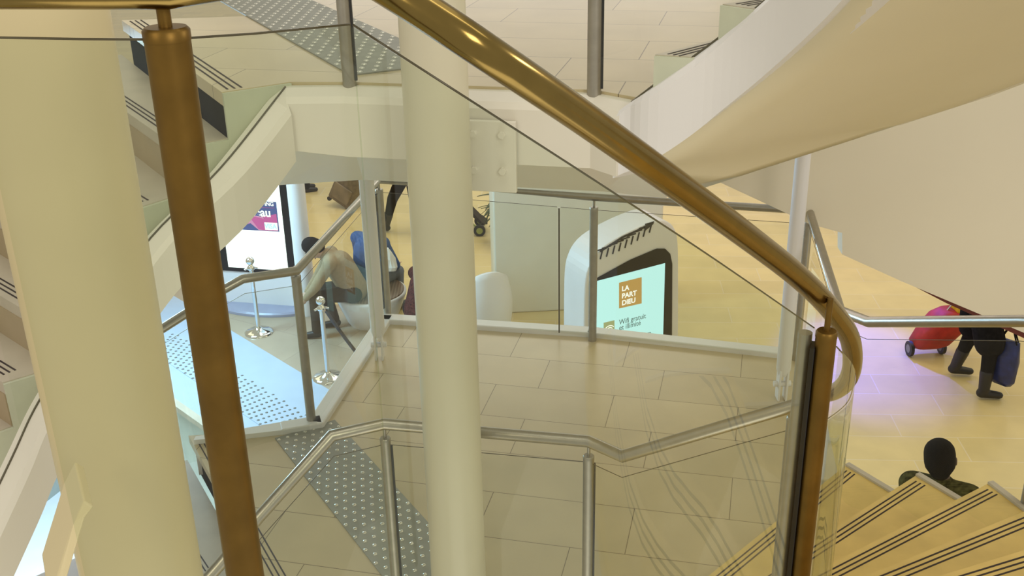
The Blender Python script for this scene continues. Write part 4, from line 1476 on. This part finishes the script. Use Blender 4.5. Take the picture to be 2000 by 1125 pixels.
# --- brown suitcase
q_ = G(668, 402)
sc = thing('suitcase', q_, 'brown wheeled suitcase tilted on its wheels far back left of the thin white column', 'suitcase')
rs_ = Matrix.Rotation(math.radians(-24), 3, 'Z') @ Matrix.Rotation(math.radians(28), 3, 'Y')
cs_ = Vector((q_.x, q_.y, GZ + .07)) + rs_ @ Vector((0, 0, .31))
MB().box(cs_, (.40, .26, .60), rs_).build('shell', mat('brown_canvas', (.17, .125, .075), .7, vary=.25, scale=18), sc, bevel=.035)
pk_ = MB().box(cs_ + rs_ @ Vector((0, -.14, -.10)), (.32, .03, .26), rs_).build('front_pocket', mat('brown_canvas_light', (.22, .165, .10), .7, vary=.2), sc, bevel=.012)
for sx in (-.17, .17):
    for sy in (-.09, .09):
        c = cs_ + rs_ @ Vector((sx, sy, -.33))
        MB().tube([c - rs_ @ Vector((0, .014, 0)), c + rs_ @ Vector((0, .014, 0))], .035, 16).build('wheel', GASKET, sc)
m = MB()
for sx in (-.10, .10):
    m.tube([cs_ + rs_ @ Vector((sx, .08, .28)), cs_ + rs_ @ Vector((sx, .08, .62))], .009, 8)
m.tube([cs_ + rs_ @ Vector((-.12, .08, .62)), cs_ + rs_ @ Vector((.12, .08, .62))], .013, 8)
m.build('pull_handle', CHROME, sc)

# --- pushchair, mostly behind the central column
q_ = G(937, 461)
st = thing('pushchair', (q_.x - .3, q_.y, GZ), 'dark pushchair with green-hubbed wheels half hidden by the central round column', 'pushchair')
GREENH = mat('lime_hub', (.35, .42, .12), .4, vary=.1)
C0 = Vector((q_.x, q_.y, GZ))
for dx, dy, r_ in ((0, 0, .085), (0, .42, .085), (-.46, -.02, .11), (-.46, .44, .11)):
    c = C0 + Vector((dx, dy, r_))
    wmesh = MB().tube([c - Vector((0, .02, 0)), c + Vector((0, .02, 0))], r_, 26).build('wheel', GASKET, st)
    MB().tube([c - Vector((0, .024, 0)), c + Vector((0, .024, 0))], r_ * .55, 20).build('wheel_hub', GREENH, wmesh)
m = MB()
for dy in (0.03, .39):
    m.tube([C0 + Vector((0.0, dy, .09)), C0 + Vector((-.30, dy, .36)), C0 + Vector((-.52, dy, .95)), C0 + Vector((-.60, dy, 1.0))], .013, 10)
    m.tube([C0 + Vector((-.46, dy, .11)), C0 + Vector((-.22, dy, .45)), C0 + Vector((-.12, dy, .55))], .013, 10)
m.tube([C0 + Vector((-.60, .03, 1.0)), C0 + Vector((-.60, .39, 1.0))], .016, 10)
m.build('frame', GREENH, st)
MB().extr([C0 + Vector((-.10, .05, .40)), C0 + Vector((-.14, .05, .33)), C0 + Vector((-.40, .05, .36)), C0 + Vector((-.50, .05, .85)), C0 + Vector((-.42, .05, .88)), C0 + Vector((-.34, .05, .44))], Vector((0, .32, 0))).build('seat', C_SLATE, st, bevel=.02)
MB().extr([C0 + Vector((.06, .07, .16)), C0 + Vector((-.12, .07, .36)), C0 + Vector((-.16, .07, .34)), C0 + Vector((.02, .07, .14)), C0 + Vector((.12, .07, .15))], Vector((0, .28, 0))).build('footrest', C_BROWN, st, bevel=.012)

# --- potted plant behind the pillar edge
pp = Vector(((1002 - 1000) / FPX * 15.2, 14.2, GZ))
pl_ = thing('potted_plant', pp, 'green leafy potted plant poking out behind the left edge of the square pillar', 'plant')
MB().lathe(pp, [(.16, 0), (.2, .02), (.24, .38), (.25, .40), (.22, .40)], 32).build('pot', mat('terracotta', (.25, .10, .04), .7, vary=.1), pl_)
m = MB()
LEAFM = mat('dark_leaf', (.05, .075, .025), .5, vary=.4, scale=15)
for i in range(46):
    a = random.uniform(0, 2 * math.pi)
    L_ = random.uniform(.30, .58)
    z0_ = random.uniform(.45, .80)
    dir_ = Vector((math.cos(a), math.sin(a), 0))
    sd2 = Vector((-dir_.y, dir_.x, 0))
    pts = []
    droop = random.uniform(.15, .6)
    for j in range(7):
        f = j / 6
        pts.append(pp + dir_ * (L_ * f) + Vector((0, 0, z0_ + .22 * f - droop * f * f)))
    vs, fs = [], []
    for j, c in enumerate(pts):
        wd = .028 * math.sin(math.pi * min(1, .08 + .92 * max(0, (j - 2)) / 4)) + .004
        vs += [c - sd2 * wd, c + Vector((0, 0, .006)), c + sd2 * wd, c - Vector((0, 0, .004))]
    for j in range(6):
        for e in range(4):
            fs.append((j * 4 + e, j * 4 + (e + 1) % 4, j * 4 + 4 + (e + 1) % 4, j * 4 + 4 + e))
    m.add(vs, fs, True)
tag(m.build('leaves', LEAFM, pl_), kind='stuff')
MB().tube([pp + Vector((0, 0, .38)), pp + Vector((.01, 0, .95))], [.02, .012], 10).build('stem', C_BROWN, pl_)
